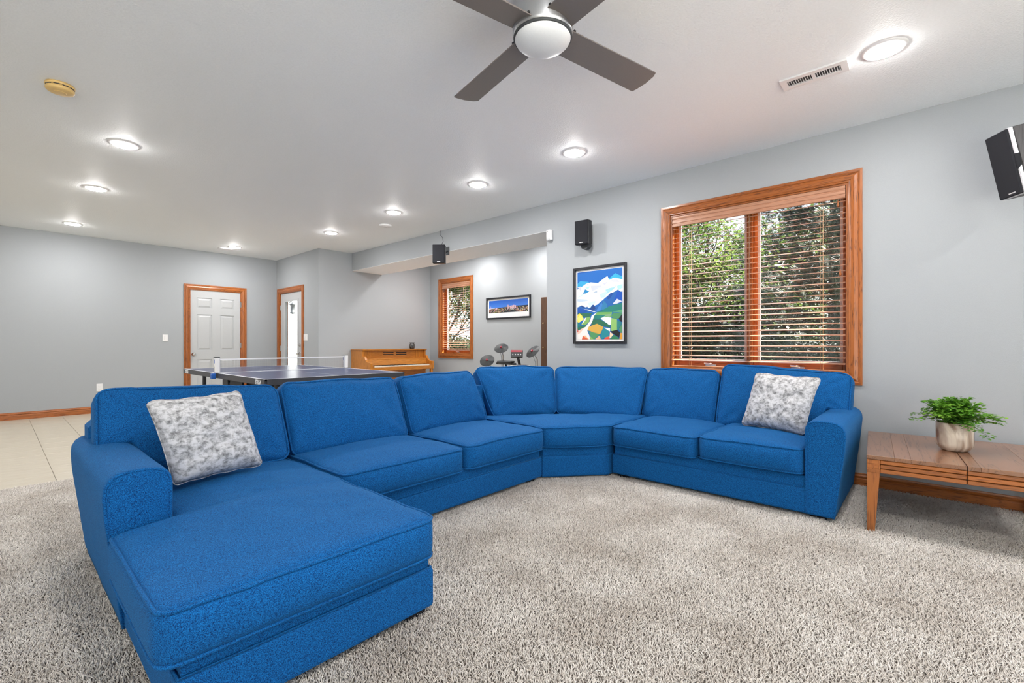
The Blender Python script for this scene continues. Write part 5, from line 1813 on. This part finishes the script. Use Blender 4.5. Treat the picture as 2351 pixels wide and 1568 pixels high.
G = -.10
leafy_tree((10.6, 4.6, G), 5.6, .95, 15000, .078, M['leaf_a'], 'bright green leafy tree outside the left pane of the large window', 4)
leafy_tree((13.6, 2.2, G), 4.8, 1.0, 16000, .10, M['leaf_a'], 'leafy tree behind the mullion of the large window', 9)
pine_tree((8.7, 1.05, G), 6.6, 1.75, 'dark green pine outside the right pane of the large window', 2)
leafy_tree((17.5, -1.0, G), 6.0, 1.0, 9000, .17, M['leaf_b'], 'leafy tree far behind the pine', 23)
leafy_tree((10.4, 12.6, G), 5.0, .95, 22000, .085, M['leaf_a'], 'leafy tree outside the narrow alcove window', 31)
leafy_tree((18.5, 7.5, G), 5.4, 1.05, 9000, .18, M['leaf_b'], 'leafy tree far off between the two windows', 37)


def shrub(loc, rx, ry, rz, n, leaf, mat, label, seed):
    rg = random.Random(seed)
    t = thing('shrub', loc, label, 'shrub', 'shrubs along the garden edge')
    L = Vector(loc)
    st = MB()
    for k in range(7):
        a = k * .9
        st.tube([L, L + Vector((rx * .3 * math.cos(a), ry * .3 * math.sin(a), rz * .8)), L + Vector((rx * .6 * math.cos(a), ry * .6 * math.sin(a), rz * 1.4))], [.03, .02, .008], 5, cap=False)
    st.build('stems', M['bark'], t, fix=False)
    lm = MB()
    for i in range(n):
        d = Vector((rg.gauss(0, 1), rg.gauss(0, 1), rg.gauss(0, 1))).normalized()
        rr = rg.random() ** .4 * (1 + .25 * noise.noise(d * 2.2 + L))
        c = L + Vector((d.x * rx * rr, d.y * ry * rr, rz + d.z * rz * rr))
        ax = Vector((rg.gauss(0, 1), rg.gauss(0, 1), rg.gauss(-.3, .6))).normalized()
        bx = ax.cross(Vector((rg.gauss(0, .6), rg.gauss(0, .6), 1))).normalized()
        s = leaf * rg.uniform(.6, 1.25)
        lm.add([c, c + ax * s * .5 + bx * s * .36, c + ax * s, c + ax * s * .5 - bx * s * .36], [(0, 1, 2, 3)])
    tag(lm.build('foliage', mat, t, fix=False), None, None, None, 'stuff')


shrub((13.4, 5.6, G), 1.3, 1.7, 1.30, 9000, .13, M['leaf_b'], 'rounded green shrub below the bright leafy tree', 5)
shrub((15.6, 4.0, G), 1.5, 1.9, 1.55, 9000, .15, M['leaf_b'], 'tall green shrub far behind the bright leafy tree', 6)
shrub((12.4, .2, G), 1.4, 1.9, 1.3, 8000, .13, M['leaf_b'], 'dark shrub behind the foot of the pine', 7)
shrub((14.6, 8.6, G), 1.5, 2.0, 1.35, 8000, .15, M['leaf_b'], 'green shrub left of the bright leafy tree', 8)
shrub((10.9, 7.3, G), .9, 1.1, .75, 6000, .10, M['leaf_b'], 'low green shrub left of the bright leafy tree trunk', 12)
shrub((12.2, 14.2, G), 1.0, 1.1, .8, 6000, .11, M['leaf_b'], 'green shrub outside the alcove window', 9)

fc = thing('picket_fence', (15, 15, G), 'weathered grey picket fence outside the alcove window', 'fence')
M['fence'] = wood('weathered_fence', (0.16, 0.14, 0.12), (0.34, 0.31, 0.28), 'z', .8, 1, 0, .4)
pk = None
for i in range(34):
    if pk is None:
        pk = MB().prism([(14.97, -.05 + G), (15.03, -.05 + G), (15.03, 1.25), (14.97, 1.25)], 12.0, 12.11, 'y').build('picket', M['fence'], fc); o = pk
    else:
        o = pk.copy(); col.objects.link(o); o.parent = fc
    o.location = (0, i * .17, 0)
for z in (.25, 1.0):
    MB().box(15.03, 15.08, 12.0, 17.8, z, z + .09).build('rail', M['fence'], fc)
